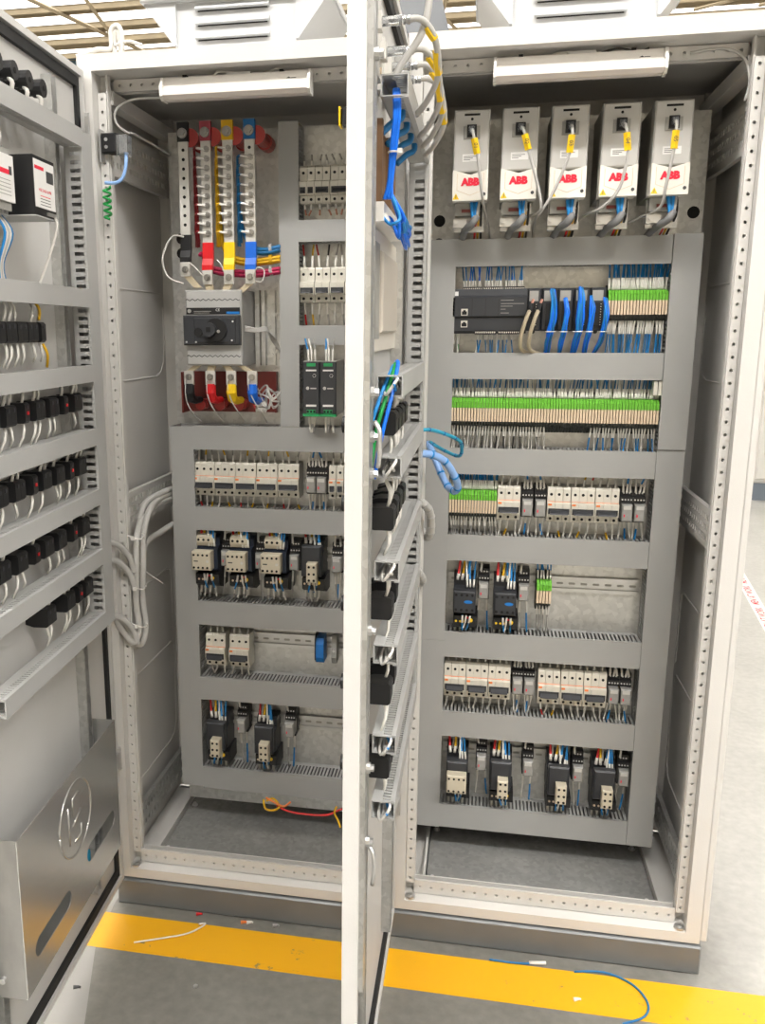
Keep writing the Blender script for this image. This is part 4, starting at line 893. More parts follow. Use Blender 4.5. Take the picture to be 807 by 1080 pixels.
pb('body', ds, BLACK, lambda b: b.cbox(-.018, .016, -.012, .02, -.02, .022, .002)); pb('clear_cover', ds, SMOKE, lambda b: b.cbox(.016, .042, -.01, .02, -.025, .018, .003)); pb('bracket', ds, ZINC, lambda b: b.box(-.022,-.018,-.015,.02,-.04,.03))
for zz in (-.008,.008): pb('screw', ds, ZINC, lambda b: b.cyl((-.006,-.014,0),'y',.004,.002,8), loc=(0,0,zz), key='dss')
cable('switch_cable', 'pale blue cable curving down from the door switch', SPIRB, [(.098,.02,1.83),(.098,.015,1.80),(.09,.012,1.775),(.075,.01,1.765),(.05,.005,1.765)], .004)
gc = thing('earth_coil', 'coiled green earth wire on the left cabinet post', 'wire', (.056, .01, 1.72))
pb('coil', gc, W_GRN, lambda b: b.tube([(.008*math.cos(k*.7), .008*math.sin(k*.7)-.01, .035-.0016*k) for k in range(45)], .003, 6), True)
for i, (m, dz) in enumerate(((W_RED, .0), (W_YEL, .012), (W_RED, .006))):
    cable('earth_wire', ('long red wire slung low under the bottom duct, left cabinet', 'yellow wire curled under the bottom duct, left cabinet', 'orange wire bent under the bottom duct, left cabinet')[i], m if i < 2 else ORANGE,
          ([(.39,.20,.135),(.42,.19,.128),(.466,.19,.123),(.533,.19,.127),(.578,.2,.145),(.63,.2,.15)], [(.352,.2,.15),(.36,.19,.128),(.385,.185,.128),(.40,.19,.14),(.38,.2,.155),(.36,.2,.145)], [(.36,.2,.155),(.385,.19,.15),(.412,.19,.14),(.43,.2,.15)])[i], .003)
cable('earth_wire', 'short yellow wire end hanging right of the red wire, left cabinet', W_YEL, [(.56,.2,.15),(.555,.19,.135),(.567,.18,.12),(.575,.17,.105)], .0028)
# cable looms along the left cabinet wall
for k, (y, x) in enumerate(((.035, .070), (.05, .082), (.06, .066))):
    cable('wall_cable', 'thick grey cable of the loom, %s strand down the left post' % ORD[k], GREYC, [(.085,.30,.985+.012*k),(.075,.22,.985+.012*k),(x,.12,.975+.01*k),(x,y+.02,.93),(x+.003,y,.86),(x-.002,y,.76),(x+.004,y,.69),(x-.01,y-.012,.655-.01*k),(x-.035,y-.03,.70),(.03,-.01,.735)], .0085, group='left wall loom')
for k in range(3):
    z = (.93, .885, .74)[k]
    cable('wall_cable', 'grey cable crossing from the left door to the loom, %s from top' % ORD[k], GREYC, [(.025,-.02,z),(.045,.0,z-.015),(.062,.02,z-.05),(.068,.03,z-.09)], .008, group='cables from the left door')
cable('wall_cable', 'lower grey cable under the middle side rail, left cabinet', GREYC, [(.09,.30,.915),(.075,.22,.905),(.07,.14,.90),(.072,.08,.885)], .008)
cable('tie_tail', 'thin white cable hanging from the middle side rail', WHC, [(.10,.28,.91),(.098,.27,.87),(.095,.265,.80)], .003)
cable('tie_tail', 'thin white tie tail curling off the loom', WHC, [(.075,.04,.87),(.09,.05,.84),(.11,.07,.815),(.125,.08,.80)], .0012)
for k, z in enumerate((.93, .80, .70)):
    t = thing('cable_tie', 'white cable tie around the left post loom, %s from top' % ORD[k], 'cable tie', (.072, .045, z), 'loom ties')
    pb('band', t, WHITE, lambda b: b.tube([(math.cos(a*PI/6)*.02, math.sin(a*PI/6)*.022, .004*math.sin(a)) for a in range(13)], .0018, 5), True); pb('head', t, WHITE, lambda b: b.box(-.004,.004,-.028,-.02,-.004,.004))
rod = pb('lock_rod', cabL, ZINC, lambda b: b.cyl((.6,.02,0),'z',.004,.01,8), loc=(0,0,.02))

# ------------------------------------------------------------------ doors
def door_mtx(ox, oy, deg):
    a = math.radians(deg); m = Matrix.Identity(4)
    e = Vector((math.sin(a), -math.cos(a), 0)); n = Vector((math.cos(a), math.sin(a), 0))
    for r in range(3): m[r][0] = e[r]; m[r][1] = n[r]; m[r][2] = (0,0,1)[r]; m[r][3] = (ox, oy, 0)[r]
    return m
ML = door_mtx(-.008, -.012, 3.6); MM = door_mtx(.7165, -.012, .15)
DW = .722
def door(cab, M, lab, z0=.0, z1=2.0):
    d = obj('door', MB().prism([(0,0),(DW,0),(DW,.026),(DW-.014,.026),(DW-.014,.012),(.014,.012),(.014,.026),(0,.026)], z0+.002, z1-.002, 'z').mesh('door', DOORP), cab)
    d.matrix_world = M; d['label'] = lab
    d.matrix_parent_inverse = Matrix.Identity(4); d.matrix_local = Matrix.Translation(cab.location).inverted() @ M
    for zz in (z0+.002, z1-.016): pb('door_rim', d, DOORP, lambda b: b.box(.014, DW-.014, .012, .026, zz, zz+.014))
    g0, g1 = .018, .032
    pb('gasket', d, RUB, lambda b: (b.prism([(g0,z0+.02),(DW-g0,z0+.02),(DW-g0,z1-.02),(g0,z1-.02),(g0,z0+.02+.0001),(g1,z0+.02+.0001),(g1,z1-.04),(DW-g1,z1-.04),(DW-g1,z0+.04),(g0+.0001,z0+.04)], .0122, .021, 'y')))
    for s in (.178, DW-.062):
        pb('stiffener', d, GALV, lambda b: b.prism([(0,.0125),(.026,.0125),(.026,.034),(.022,.034),(.022,.018),(.004,.018),(.004,.034),(0,.034)], z0+.09, z1-.06, 'z'), loc=(s,0,0))
        n = 60
        if s < .3:
            for i in range(18): pb('stiffener_hole', d, HOLE, lambda b: b.box(0,.006,.0181,.0185,0,.008), loc=(s+.010,0,.2+i*.03), key='sth')
    return d
dL = door(cabL, ML, 'open left door, inner side carrying ducts and switch blocks')
dM = door(cabR, MM, 'open middle door seen edge on')
for d_, zz in ((dL, (.35, 1.0, 1.88)), (dM, (.30, 1.0, 1.88))):
    for z in zz: pb('hinge', d_, ZINC, lambda b: (b.box(.002,.03,.026,.034,-.02,.02), b.cyl((.004,.03,-.03),'z',.006,.06,10)), loc=(0,0,z), key='hinge')
# lock rods on the free edge of the middle door
pb('lock_rod', dM, GALV, lambda b: b.box(DW-.034, DW-.012, .026, .034, .35, 1.93))
for z in (1.80, 1.345, 1.28, 1.225, .98, .75, .62): pb('rod_bolt', dM, ZINC, lambda b: (b.cyl((DW-.03,.034,0),'y',.009,.006,10), b.cyl((DW-.03,.04,0),'y',.006,.006,6)), loc=(0,0,z), key='rbolt')
for z in (1.29, .60): pb('rod_hook', dM, ZINC, lambda b: b.tube([(DW-.03,.04,.012),(DW-.022,.048,.0),(DW-.02,.049,-.03),(DW-.026,.046,-.055)], .0038, 7, sub=3), True, loc=(0,0,z), key='rhook')
hd = pb('handle', dM, BLACK, lambda b: b.cbox(DW-.05, DW-.03, -.013, 0, 1.712, 1.735, .003)); pb('handle_ring', hd, YEL, lambda b: b.box(DW-.051, DW-.029, -.0155, -.013, 1.711, 1.736))
for z in (1.29, 1.165, 1.0, .865, .72): pb('button_head', dM, BLACK, lambda b: (b.cyl((DW-.1,-.018,0),'y',.013,.018,14),), loc=(0,0,z), key='bhead')
MD = 'cable ducts on the doors'
def dduct(M, s0, s1, z0, z1, d, lab, **k):
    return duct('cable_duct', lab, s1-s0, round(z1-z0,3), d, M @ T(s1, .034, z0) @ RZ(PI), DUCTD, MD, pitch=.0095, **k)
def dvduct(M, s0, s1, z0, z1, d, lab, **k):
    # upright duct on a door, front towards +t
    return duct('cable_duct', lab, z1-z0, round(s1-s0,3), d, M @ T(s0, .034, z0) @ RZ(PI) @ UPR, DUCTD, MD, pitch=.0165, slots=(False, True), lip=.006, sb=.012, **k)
LZ = [(1.842,1.810),(1.520,1.486),(1.360,1.328),(1.222,1.189),(1.085,1.054),(.948,.916),(.798,.766)]
for i, (z1, z0) in enumerate(LZ):
    dduct(ML, .160, .668, z0, z1, .042, 'horizontal grey duct on the left door, %s from top' % ORD[i])
dvduct(ML, .104, .158, .762, 1.842, .040, 'upright slotted duct along the hinge side of the left door')
MZ = [(1.793,1.763),(1.366,1.334),(1.240,1.208),(1.072,1.040),(.931,.899),(.772,.740),(.652,.620)]
for i, (z1, z0) in enumerate(MZ):
    dduct(MM, .095, .62, z0, z1, .040, 'horizontal grey duct on the middle door, %s from top, open near end' % ORD[i], cover=True)
dvduct(MM, .045, .093, .62, 1.79, .038, 'upright slotted duct along the hinge side of the middle door')
# switch contact blocks
def dpt(M, s, t, z): return M @ Vector((s, t, z))
def cblock(M, s, z, label, group, n=2, red=False, t0=.013, leads=True, hgt=.048):
    m = M @ T(s, t0, z)
    t = thing('contact_block', label, 'contact block', group=group, mtx=m)
    w = .021*n
    for k in range(n):
        pb('switch_module', t, BLACK, lambda b: (b.prism([(0,-.014),(.016,-.019),(.044,-.019),(.048,-.015),(.048,.015),(.044,.019),(.016,.019),(0,.014)], 0, .0205, 'x'),), loc=(-w/2+k*.021,0,0), key='cbm')
        pb('screw_pocket', t, CHAR, lambda b: b.cyl((.010,.0482,0),'y',.004,.001,8), loc=(-w/2+k*.021,0,.010), key='cbs')
    pb('collar', t, BLACK, lambda b: b.cyl((0,0,0),'y',.017,.012,12), key='cbc')
    if red: pb('marker', t, REDS, lambda b: b.box(-.003,.003,.048,.0495,-.003,.003), loc=(w/2-.012,0,0), key='cbr')
    if leads:
        rr = random.Random(int(s*1000 + z*7919))
        for k in range(n):
            for u in (True, False):
                if rr.random() < .28: continue
                v = rr.randint(0, 4); sg = 1 if u else -1
                me = cached(('cbl', v, u), lambda: MB().tube([(0,0,0),(.001*v-.002,.004,sg*.014),(.004*v-.008,.004,sg*.028),(.008*v-.014,-.004,sg*(.040+.003*v))], [.003,.003,.0026,.0015], 6).mesh('lead', [SLEEVE], True))
                obj('lead', me, t, (-w/2+.010+k*.021, .036, .016*sg))
    return t
rows = [(1.285, (.22,.285,.345,.41,.47,.535,.60), 1), (1.147, (.215,.275,.335,.40,.455,.52,.59), 2), (1.013, (.215,.275,.345,.41,.465,.53,.60), 3), (.874, (.215,.265,.32,.42), 4)]
rn = ['top', 'second', 'third', 'lowest']
for (z, ss, k), nm in zip(rows, rn):
    for i, s in enumerate(ss):
        cblock(ML, s, z, 'black contact block on left door, %s from hinge in the %s block row' % (ORD[i], nm), 'contact blocks on the left door', 1 if i % 3 == 1 else 2, i in (1, 4))
cblock(ML, .375, 1.432, 'small black block with yellow striped lead, left door', 'contact blocks on the left door', 1)
cable('marked_lead', 'white lead with yellow ends below the small black block, left door', W_YEL, [tuple(dpt(ML,.37,.055,1.41)), tuple(dpt(ML,.362,.06,1.39)), tuple(dpt(ML,.345,.05,1.365))], .0028)
cable('marked_lead', 'white lead with yellow ends above the small black block, left door', W_YEL, [tuple(dpt(ML,.38,.055,1.455)), tuple(dpt(ML,.382,.058,1.475)), tuple(dpt(ML,.383,.05,1.488))], .0028)
for i, s in enumerate((.42, .465, .51, .555)): cblock(ML, s, 1.432, 'black contact block, %s in the close set of four on the left door' % ORD[i], 'contact blocks on the left door', 2)
for i, s in enumerate((.335, .395, .455, .515, .575)):
    t = thing('push_button_body', 'round black push button body, %s from hinge along the top of the left door' % ORD[i], 'push button', group='push buttons on the left door', mtx=ML @ T(s, .013, 1.878))
    pb('barrel', t, BLACK, lambda b: (b.cyl((0,0,0),'y',.013,.04,14), b.cyl((0,.04,0),'y',.016,.02,14)), key='pbb1'); pb('hole', t, HOLE, lambda b: b.cyl((0,.0602,0),'y',.005,.0006,10), key='pbb2')
    pb('lead', t, WHC, lambda b: b.tube([(.006,.05,-.012),(.004,.056,-.022),(-.002,.046,-.04)], .004, 6, sub=3), True, key='pbb3')
# devices on the left door: black box and white meter
bx = thing('voltage_relay', 'black box shaped relay with printed white label on the left door', 'relay', mtx=ML @ T(.44, .013, 1.685))
pb('case', bx, BLACK, lambda b: b.prism([(-.046,0),(.046,0),(.046,.095),(-.046,.095)], -.05, .05, 'z'))
o = pb('front_label', bx, LBL, lambda b: b.box(-.043,.043,.095,.0956,-.036,.044))
obj('label_lettering', text_mesh('VOLTAGE & PFR', .0075, REDP, 0, .0001), o, (0,.0958,-.006), (PI/2,0,PI)); pb('print_heading', o, REDP, lambda b: b.box(.002,.040,.0956,.0958,.028,.034))
for k in range(4): pb('print_line', o, INK if k else REDP, lambda b: b.box(-.022,.022,.0956,.0958,-.016-.005*k,-.0148-.005*k))
pb('picture', o, INK, lambda b: b.box(-.038,-.008,.0956,.0959,.010,.030))
pb('terminal_row', bx, ZINC, lambda b: b.box(-.04,-.004,.095,.098,-.047,-.041)); pb('foot', bx, DUCTD, lambda b: b.box(-.046,.046,.0,.095,-.052,-.05))
cable('white_lead', 'pair of white leads hanging below the black relay box', WHC, [tuple(dpt(ML,.405,.108,1.642)), tuple(dpt(ML,.40,.11,1.62)), tuple(dpt(ML,.405,.09,1.56)), tuple(dpt(ML,.41,.07,1.512))], .0026)
mt = thing('panel_meter', 'white fronted meter with red print at the left picture edge', 'meter', mtx=ML @ T(.565, .013, 1.685))
pb('case', mt, DRIVES, lambda b: b.box(-.04,.04,0,.07,-.05,.05)); o = pb('front_label', mt, LBL, lambda b: b.box(-.048,.048,.07,.074,-.036,.04))
pb('print_band', o, REDP, lambda b: b.box(-.03,.03,.074,.0743,.008,.016)); pb('code_mark', o, INK, lambda b: b.box(-.04,-.03,.074,.0743,.008,.022))
for k in range(5): pb('print_line', o, DRIVES, lambda b: b.box(-.034,.036-.006*(k % 3),.074,.0743,-.002-.006*k,-.0008-.006*k))
for xx in (-.034, -.022): pb('terminal', mt, ZINC, lambda b: b.box(0,.008,.04,.066,-.056,-.045), loc=(xx,0,0), key='mtt'); pb('terminal', mt, ZINC, None, loc=(xx,0,.1), key='mtt')
for k in range(5):
    cable('meter_lead', '%s lead of the loom below the white meter' % ('blue striped','white','grey','white','blue')[k] if k not in (3,) else 'thin white outer lead of the loom below the white meter', (W_BLUE, WHC, GREYC, WHC, W_TEAL)[k], [tuple(dpt(ML,.545-.006*k,.06,1.63)), tuple(dpt(ML,.54-.007*k,.075,1.60)), tuple(dpt(ML,.54-.004*k,.06,1.55)), tuple(dpt(ML,.53-.006*k,.055,1.515))], .0024, group='meter leads')
cable('meter_lead', 'white lead rising above the white meter', WHC, [tuple(dpt(ML,.53,.06,1.735)), tuple(dpt(ML,.525,.07,1.76)), tuple(dpt(ML,.53,.05,1.81))], .003)

# contact blocks on the middle door (near end)
for i, (s, z) in enumerate(((.56,1.288),(.50,1.288),(.44,1.288),(.37,1.288))): cblock(MM, s, z, 'black contact block, %s from free edge, top block row of middle door' % ORD[i], 'contact blocks on the middle door', 2, t0=.013)
for i, (s, z) in enumerate(((.57,1.135),(.515,1.14),(.45,1.14),(.38,1.14))): cblock(MM, s, z, 'black contact block, %s from free edge, second block row of middle door' % ORD[i], 'contact blocks on the middle door', 2, t0=.013)
for i, (s, z) in enumerate(((.575,.985),(.50,.99))): cblock(MM, s, z, 'black contact block, %s from free edge, third block row of middle door' % ORD[i], 'contact blocks on the middle door', 2, t0=.013)
for i, (s, z) in enumerate(((.575,.835),(.50,.84))): cblock(MM, s, z, 'black contact block, %s from free edge, fourth block row of middle door' % ORD[i], 'contact blocks on the middle door', 2, t0=.013)
for i, (s, z) in enumerate(((.575,.70),(.52,.70))): cblock(MM, s, z, 'black contact block, %s from free edge, lowest block row of middle door' % ORD[i], 'contact blocks on the middle door', 2, t0=.013)
# wires curling in the open duct ends
for i, (z1, z0) in enumerate(MZ[1:]):
    for k in range(3):
        r = random.Random(i*7+k); zc = (z0+z1)/2
        pts = [(.56,.05,zc),(.60,.045+.008*k,zc-.008),(.632,.05+.006*k,zc-.012+.006*k),(.636,.062,zc+.004),(.622,.066,zc+.012),(.59,.055,zc+.008),(.56,.05,zc+.004)]
        m = (WHC, GREYC, W_BLUE if i in (0,4,5) else WHC)[k]
        cable('looped_wire', '%s wire loop, %s in open end of middle door duct %s from top' % (('white','grey','blue' if i in (0,4,5) else 'pale')[k], ORD[k], ORD[i+1]), m, [tuple(dpt(MM,*p)) for p in pts], .0024, 'wire', 'wire loops in the open door ducts')
# blue, green cables hanging at the second duct
for k, (m, nm) in enumerate(((W_BRIGHT,'bright blue'),(W_GRN,'green'),(W_BLUE,'mid blue'))):
    pts = [(.54,.05,1.372),(.575,.062-.004*k,1.385-.004*k),(.615,.058-.008*k,1.34),(.64,.046-.010*k,1.28),(.65,.035-.007*k,1.21)]
    cable('hanging_wire', '%s wire looping down from the second duct of the middle door' % nm, m, [tuple(dpt(MM,*p)) for p in pts], .0032, 'wire', 'hanging wires on the middle door')
# top of the middle door: blue loom, network couplers, cables
for k in range(3):
    pts = [(.56,.05,1.78),(.60,.052+.003*k,1.775),(.607,.054+.003*k,1.74),(.606,.05+.003*k,1.70),(.600,.046+.002*k,1.65),(.60,.04+.005*k,1.625)]
    cable('hanging_wire', 'bright blue wire of the drop loom under the top door duct, strand %s' % ORD[k], W_BRIGHT, [tuple(dpt(MM,*p)) for p in pts], .0032, 'wire', 'blue drop loom')
tie = thing('cable_tie', 'white cable tie around the blue drop loom', 'cable tie', tuple(dpt(MM,.603,.053,1.69)))
pb('band', tie, WHITE, lambda b: b.tube([(math.cos(a*PI/6)*.008, math.sin(a*PI/6)*.008, 0) for a in range(13)], .0016, 5), True); pb('head', tie, WHITE, lambda b: b.box(.006,.013,-.01,-.004,-.003,.004))
for k in range(14):
    r = random.Random(50+k); s = .60 - .021*k
    pts = [(.60,.048,1.635),(.6-.3*(.6-s),.062+r.uniform(-.004,.006),1.60),(s+.006,.06+r.uniform(-.006,.006),1.575+r.uniform(-.01,.03)),(s,.048,1.59+r.uniform(-.004,.012)),(s,.036,1.602)]
    cable('terminal_wire', 'bright blue wire fanning from the drop loom to the door terminals', W_BRIGHT if k % 3 else W_BLUE, [tuple(dpt(MM,*p)) for p in pts], .0026, 'wire', 'blue wires fanning to the door terminals')
tb = thing('terminal_strip', 'white terminal strip behind the fanned blue wires, middle door', 'terminal strip', mtx=MM @ T(.30, .034, 1.605)); pb('body', tb, WHITE, lambda b: b.box(0,.31,-.02,.006,-.012,.016))
for k in range(14): pb('ferrule', tb, SLEEVE, lambda b: b.tube([(0,.006,0),(0,.012,-.012)], .0034, 6), loc=(.012+.022*k,0,0), key='tbf')
bb = thing('backing_board', 'brown screen back panel on the middle door under the top duct', 'panel', mtx=MM @ T(.28, .013, 1.62)); pb('board', bb, BROWN, lambda b: b.box(0,.36,0,.012,0,.12)); pb('rib', bb, BROWN, lambda b: b.box(.16,.175,.012,.022,0,.12)); pb('rib', bb, BROWN, None or (lambda b: b.box(.30,.315,.012,.022,0,.12)))
for k in range(4):
    s = .53 - .085*k
    cable('teal_wire_tail', 'dark blue tail out of the slots of the top door duct, %s from free edge' % ORD[k], W_TEAL, [tuple(dpt(MM,s,.055,1.775)), tuple(dpt(MM,s+.01,.058,1.752)), tuple(dpt(MM,s+.02,.045,1.742)), tuple(dpt(MM,s+.035,.03,1.725))], .0055, 'wire', 'dark blue tails under the top door duct')
hm = thing('touch_panel', 'pale touch panel back set into the middle door', 'panel', mtx=MM @ T(.20, .013, 1.40))
HMIM = mat('pale_panel', (.66,.62,.55), .5, 0, .02, 10)
pb('frame', hm, HMIM, lambda b: b.prism([(0,0),(.40,0),(.40,.19),(0,.19)], 0, .008, 'y')); pb('screen_back', hm, mat('tan_panel', (.56,.51,.44), .4, 0, .03, 6), lambda b: b.cbox(-.30,-.05,-.016,-.008,.03,.16,.003), rot=(0,0,PI))
pb('dark_edge', hm, DRIVES, lambda b: b.box(.30,.36,.008,.010,.02,.17))
for k in range(4):
    s = (.62, .55, .47, .39)[k]
    t = thing('network_coupler', 'white network coupler plate, %s from free edge above the top door duct' % ORD[k], 'network coupler', mtx=MM @ T(s, .013, 1.862 - .02*(k > 0)))
    pb('plate', t, WHITE, lambda b: b.box(-.024,.024,0,.012,-.038,.038), key='nc1'); pb('jack', t, WHITE, lambda b: b.box(-.012,.012,.012,.022,-.012,.012), key='nc2')
    pb('plug', t, SMOKE, lambda b: (b.cyl((0,.022,0),'y',.007,.028,8),), key='nc3'); pb('screw', t, BEIGE, lambda b: b.cyl((0,.012,0),'y',.005,.002,8), loc=(0,0,-.026), key='nc4')
    for q in range(3): pb('boot_ring', t, SMOKE, lambda b: b.cyl((0,.046,0),'y',.0062,.004,10), loc=(0,.006*q,0), key='nc5')
    e = .013
    z = 1.862 - .02*(k > 0)
    pts = [(s,.066,z),(s-.01,.09,z+.002),(s-.03,.108,z-.018),(s-.07,.112,z-.055),(s-.11,.095,z-.08),(s-.15,.075,z-.092)]
    c = cable('patch_cable', 'grey patch cable with yellow tags over the top door duct, %s from free edge' % ORD[k], GREYC, [tuple(dpt(MM,*p)) for p in pts], .0048, 'cable', 'patch cables on the middle door', 8)
    o0 = Vector(dpt(MM,*pts[0]))
    for (a, b_) in ((1, 2), (2, 3)):
        A = Vector(dpt(MM,*pts[a])) - o0; B = Vector(dpt(MM,*pts[b_])) - o0
        pb('marker_tag', c, YEL, lambda b: b.tube([A+(B-A)*.35, A+(B-A)*1.0], .0062, 5))
bigc = [(.68,.062,1.79),(.675,.085,1.82),(.665,.105,1.86),(.65,.115,1.92)]
cable('patch_cable', 'thick grey patch cable rising past the top of the middle door', GREYC, [tuple(dpt(MM,.60,.05,1.79)), tuple(dpt(MM,.60,.065,1.815)), tuple(dpt(MM,.60,.09,1.85)), tuple(dpt(MM,.60,.10,1.90)), tuple(dpt(MM,.59,.095,1.97))], .0052, 'cable', None, 8)
# spiral wrapped cables crossing to the right cabinet
cable('spiral_cable', 'pale blue spiral wrapped cable loop between middle door and right cabinet', SPIRB, [(.765,-.05,1.165),(.80,-.03,1.165),(.835,.0,1.145),(.86,.03,1.10),(.862,.06,1.07),(.845,.10,1.065),(.825,.13,1.09),(.80,.16,1.14),(.785,.2,1.16)], .0085, 'cable', None, 10, 6, (W_BLUE, 5))
cable('spiral_cable', 'thin teal cable loop above the pale blue spiral cable', TEALC, [(.765,-.05,1.215),(.80,-.02,1.218),(.845,.02,1.20),(.868,.06,1.18),(.865,.10,1.145),(.83,.14,1.15),(.79,.19,1.165)], .0042, 'cable', None, 8, 6, (W_TEAL, 4))
cable('spiral_cable', 'upper grey spiral wrapped cable loop beside the middle door', GREYC, [(.765,-.05,1.055),(.785,-.03,1.055),(.803,.0,1.03),(.806,.03,.985),(.798,.06,.955),(.78,.10,.96),(.765,.14,.975)], .0095, 'cable', None, 10, 6, (DUCTD, 3))
cable('spiral_cable', 'lower grey spiral wrapped cable stub beside the middle door', GREYC, [(.765,-.05,.90),(.78,-.03,.895),(.79,.0,.87),(.786,.04,.85),(.77,.10,.86)], .0095, 'cable', None, 10, 6, (DUCTD, 3))

# ------------------------------------------------------------------ document pocket on the left door
pk = thing('document_pocket', 'brushed steel document pocket with embossed emblem on the left door', 'document pocket', mtx=ML @ T(.176, .013, .214))
PWD, PHT, PDP = .515, .326, .075
def hole_plate(b):
    # front sheet with two slanted slot openings: built as strips around the slots
    pass
pk_front = MB()
slots = [((.30, .045), (.375, .125)), ((.045, .05), (.10, .135))]
# front sheet as grid polygons: bmesh boolean-free approach, triangle fill of outline with holes
def sheet_with_holes(outer, holes, t0, t1, name, m):
    bm = bmesh.new(); edges = []
    for loop in [outer] + holes:
        vs = [bm.verts.new((x, t1, z)) for x, z in loop]
        edges += [bm.edges.new((vs[i], vs[(i+1) % len(vs)])) for i in range(len(vs))]
    bmesh.ops.triangle_fill(bm, use_beauty=True, use_dissolve=False, edges=edges)
    r = bmesh.ops.extrude_face_region(bm, geom=bm.faces[:])
    for v in [g_ for g_ in r['geom'] if isinstance(g_, bmesh.types.BMVert)]: v.co.y = t0
    bmesh.ops.recalc_face_normals(bm, faces=bm.faces)
    me = bpy.data.meshes.new(name); bm.to_mesh(me); bm.free(); me.materials.append(m); return me
def slot_loop(x, z, L, w, ang, n=8):
    pts = []
    for k in range(n+1):
        a = -PI/2 + PI*k/n; pts.append((L/2 + w*math.cos(a), w*math.sin(a)))
    for k in range(n+1):
        a = PI/2 + PI*k/n; pts.append((-L/2 + w*math.cos(a), w*math.sin(a)))
    ca, sa = math.cos(ang), math.sin(ang)
    return [(x + p*ca - q*sa, z + p*sa + q*ca) for p, q in pts]
obj('front_sheet', sheet_with_holes([(0,0),(PWD,0),(PWD,PHT),(0,PHT)], [slot_loop(.386, .070, .135, .020, 0.0), slot_loop(.118, .098, .135, .020, 0.0)], PDP-.002, PDP, 'front_sheet', STEEL), pk)
pb('end_sheet', pk, mat('pocket_end_steel', (.38,.375,.36), .4, .8, .1, 30, stretch=(8,1,.5)), lambda b: b.box(PWD-.002, PWD, 0, PDP-.002, 0, PHT)); pb('end_sheet', pk, STEEL, lambda b: b.box(0, .002, 0, PDP-.002, 0, PHT))
pb('bottom_sheet', pk, STEEL, lambda b: b.box(.002, PWD-.002, 0, PDP-.002, 0, .002)); pb('back_sheet', pk, STEEL, lambda b: b.box(0, PWD, -.0005, .0015, 0, PHT*.5))
em = pb('emblem_ring', pk, STEEL, lambda b: b.tube([(.253+.084*math.cos(a*PI/16), PDP-.0008, .221+.080*math.sin(a*PI/16)) for a in range(33)], .0028, 6), True)
for pts in ([(.036,-.045),(.036,.04)], [(-.026,.045),(-.012,.052),(.012,.048),(.014,.012)], [(.018,-.012),(-.026,.006),(-.028,.0)], [(.012,-.050),(-.024,-.050),(-.027,-.028)]):
    pb('emblem_stroke', pk, STEEL, lambda b: b.tube([(.253+a, PDP-.001, .221+z) for a, z in pts], .0028, 6), True)
t = thing('blue_document', 'blue folder corner seen through the far pocket slot', 'folder', mtx=ML @ T(.345, .076, .222)); pb('sheet', t, mat('folder_blue', (.01,.26,.45), .5), lambda b: b.box(0,.10,0,.004,0,.085))
for z in (.04, .30): pb('pocket_bolt', pk, ZINC, lambda b: b.cyl((PWD,.03,0),'x',.006,.008,8), loc=(0,0,z-.0), key='pkb')

# ------------------------------------------------------------------ roof hoods on top of the cabinets
def hood(x, y, w, d, label):
    t = thing('roof_vent_hood', label, 'vent hood', (x, y, TOP), 'roof vent hoods')
    pb('box', t, HOODP, lambda b: b.box(0, w, 0, d, 0, .12), key=('hd0', w))
    def cap(b):
        o = .085; z0, z1 = .105, .17
        vs = [(0,0,z0),(w,0,z0),(w,d,z0),(0,d,z0),(-o,-.01,z1),(w+o,-.01,z1),(w+o,d+o,z1),(-o,d+o,z1)]
        vs = [(0,-.002,.0),(w,-.002,.0)]
    for zz in (.04, .07, .10):
        pb('louvre', t, HOODP, lambda b: b.prism([(0,0),(-.012,.002),(0,.014)], .045, w-.06, 'x'), loc=(0,0,zz), key=('hd1', w)); pb('louvre_gap', t, HOLE, lambda b: b.box(.05, w-.065, -.003, -.0005, -.002, .0), loc=(0,0,zz), key=('hd2', w))
        pb('side_louvre', t, HOODP, lambda b: b.prism([(0,0),(.012,.002),(0,.014)], .05, d-.05, 'y'), loc=(w,0,zz), key=('hd3', w)); pb('side_louvre_gap', t, HOLE, lambda b: b.box(.0005,.004,.055,d-.055,-.002,0), loc=(w,0,zz), key=('hd4', w))
    for sx in (0, 1):
        def wing(b):
            x0, s = (0, -1) if sx == 0 else (w, 1)
            b.prism([(x0+s*.006, .03),(x0+s*.075,.117),(x0+s*.075,.12),(x0,.12),(x0, .03)], -.008, d+.008, 'y')
        pb('flared_wing', t, HOODP, wing, key=('hdw', w, sx))
    pb('cap', t, HOODP, lambda b: b.cbox(-.08, w+.08, -.02, d+.02, .12, .135, .003), key=('hdc', w))
    return t
hood(.205, .09, .275, .25, 'grey louvred vent hood on the roof of the left cabinet')
hood(.945, .09, .29, .25, 'white louvred vent hood on the roof of the right cabinet')
t = thing('sheet_cover', 'grey folded sheet cover standing on the roof behind the middle door', 'cover', (.76, .16, TOP)); pb('sheet', t, mat('sheet_blue_grey', (.20,.21,.225), .4, .2, .04, 6), lambda b: b.prism([(-.06,0),(.075,0),(.055,.03),(.02,.16),(-.06,.16)], 0, .02, 'y')); pb('fold', t, MATS['sheet_blue_grey'], lambda b: b.box(-.06,.06,.02,.12,0,.006))
eb = thing('lifting_cable', 'white coiled cable on the roof left corner', 'cable', (.05, .05, TOP))
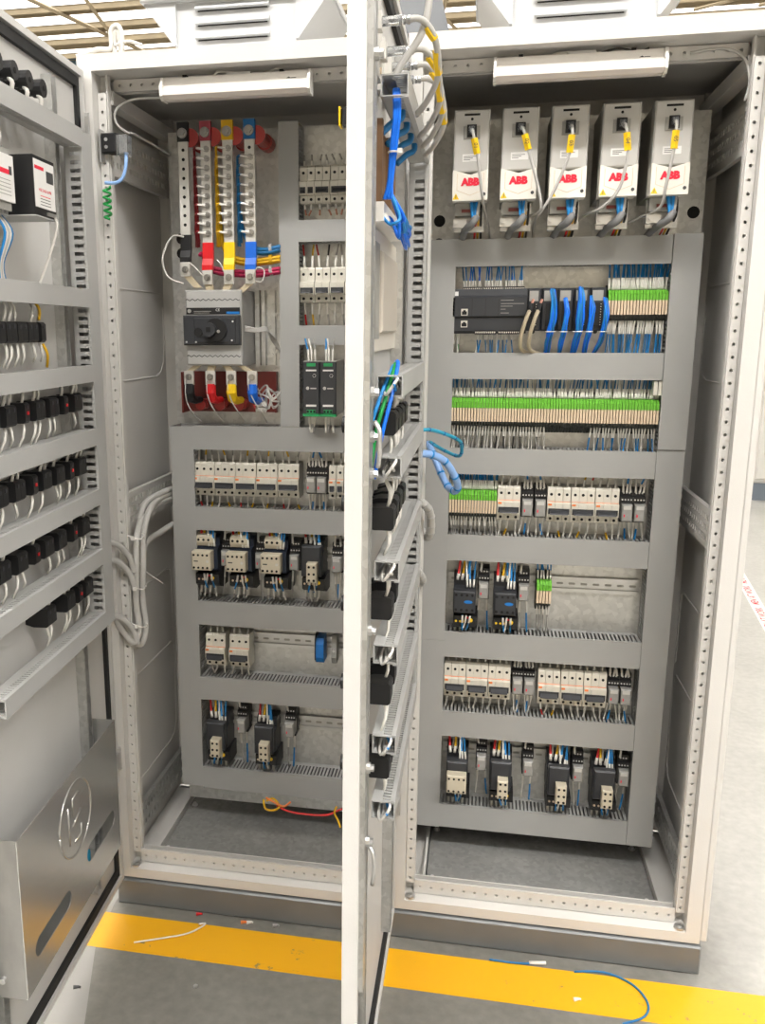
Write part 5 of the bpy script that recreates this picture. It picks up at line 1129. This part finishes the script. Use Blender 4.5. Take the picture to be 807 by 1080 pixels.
pb('coil', eb, WHC, lambda b: b.tube([(-.06,-.03,.002),(-.02,-.01,.02),(.01,.0,.024),(.012,.0,.06),(.028,.0,.07),(.038,.0,.05),(.034,.004,.012),(.03,.006,.03),(.028,.006,.055),(.02,.006,.06),(.016,.006,.03),(.018,.006,.006)], .0055, 8, sub=5), True)
pb('tail', eb, WHC, lambda b: b.tube([(.02,.0,.03),(.05,.0,.036),(.075,.0,.03),(.085,.0,.026)], .0035, 6, sub=4), True)

# ------------------------------------------------------------------ litter on the floor
cable('wire_offcut', 'white wire offcut on the yellow line in front of the left cabinet', WHC, [(.10,-.155,GZ+.003),(.16,-.13,GZ+.004),(.22,-.10,GZ+.004),(.25,-.07,GZ+.006),(.255,-.052,GZ+.004),(.24,-.058,GZ+.004)], .0022)
cable('wire_offcut', 'blue wire offcut curved over the yellow line at the right', W_TEAL, [(1.18,-.055,GZ+.003),(1.25,-.045,GZ+.004),(1.31,-.075,GZ+.004),(1.335,-.13,GZ+.004),(1.32,-.175,GZ+.004),(1.27,-.205,GZ+.003)], .0026)
cable('wire_offcut', 'short blue wire offcut against the plinth of the right cabinet', W_TEAL, [(.98,-.05,GZ+.003),(1.04,-.052,GZ+.004),(1.10,-.042,GZ+.003)], .0024)
cable('ferrule_offcut', 'small white sleeve lying beside the blue offcut at the plinth', SLEEVE, [(1.075,-.045,GZ+.004),(1.115,-.038,GZ+.004)], .0045, 'offcut', None, 6, 1)
for i, (x, y, m, nm) in enumerate(((.345,-.03,ORANGE,'orange plug'),(.36,-.028,WHITE,'white plug'),(.43,-.028,ZINC,'zinc screw'),(.22,-.02,REDS,'red scrap'),(1.17,-.15,SLEEVE,'pale scrap'),(.02,-.33,DKC,'dark scrap'),(.30,-.27,ZINC,'round washer'))):
    t = thing('floor_scrap', 'tiny %s lying on the floor' % nm, 'scrap', (x, y, GZ), 'floor litter')
    pb('piece', t, m, lambda b: (b.cyl((0,0,.0),'z',.0055,.003,8) if i == 6 else b.tube([(0,0,.004),(.011,.004,.004),(.016,.002,.005)], [.005,.0032,.0026], 6)))
print('objects', len(bpy.data.objects), 'meshes', len(bpy.data.meshes), 'tris', sum(len(m.polygons) for m in bpy.data.meshes))
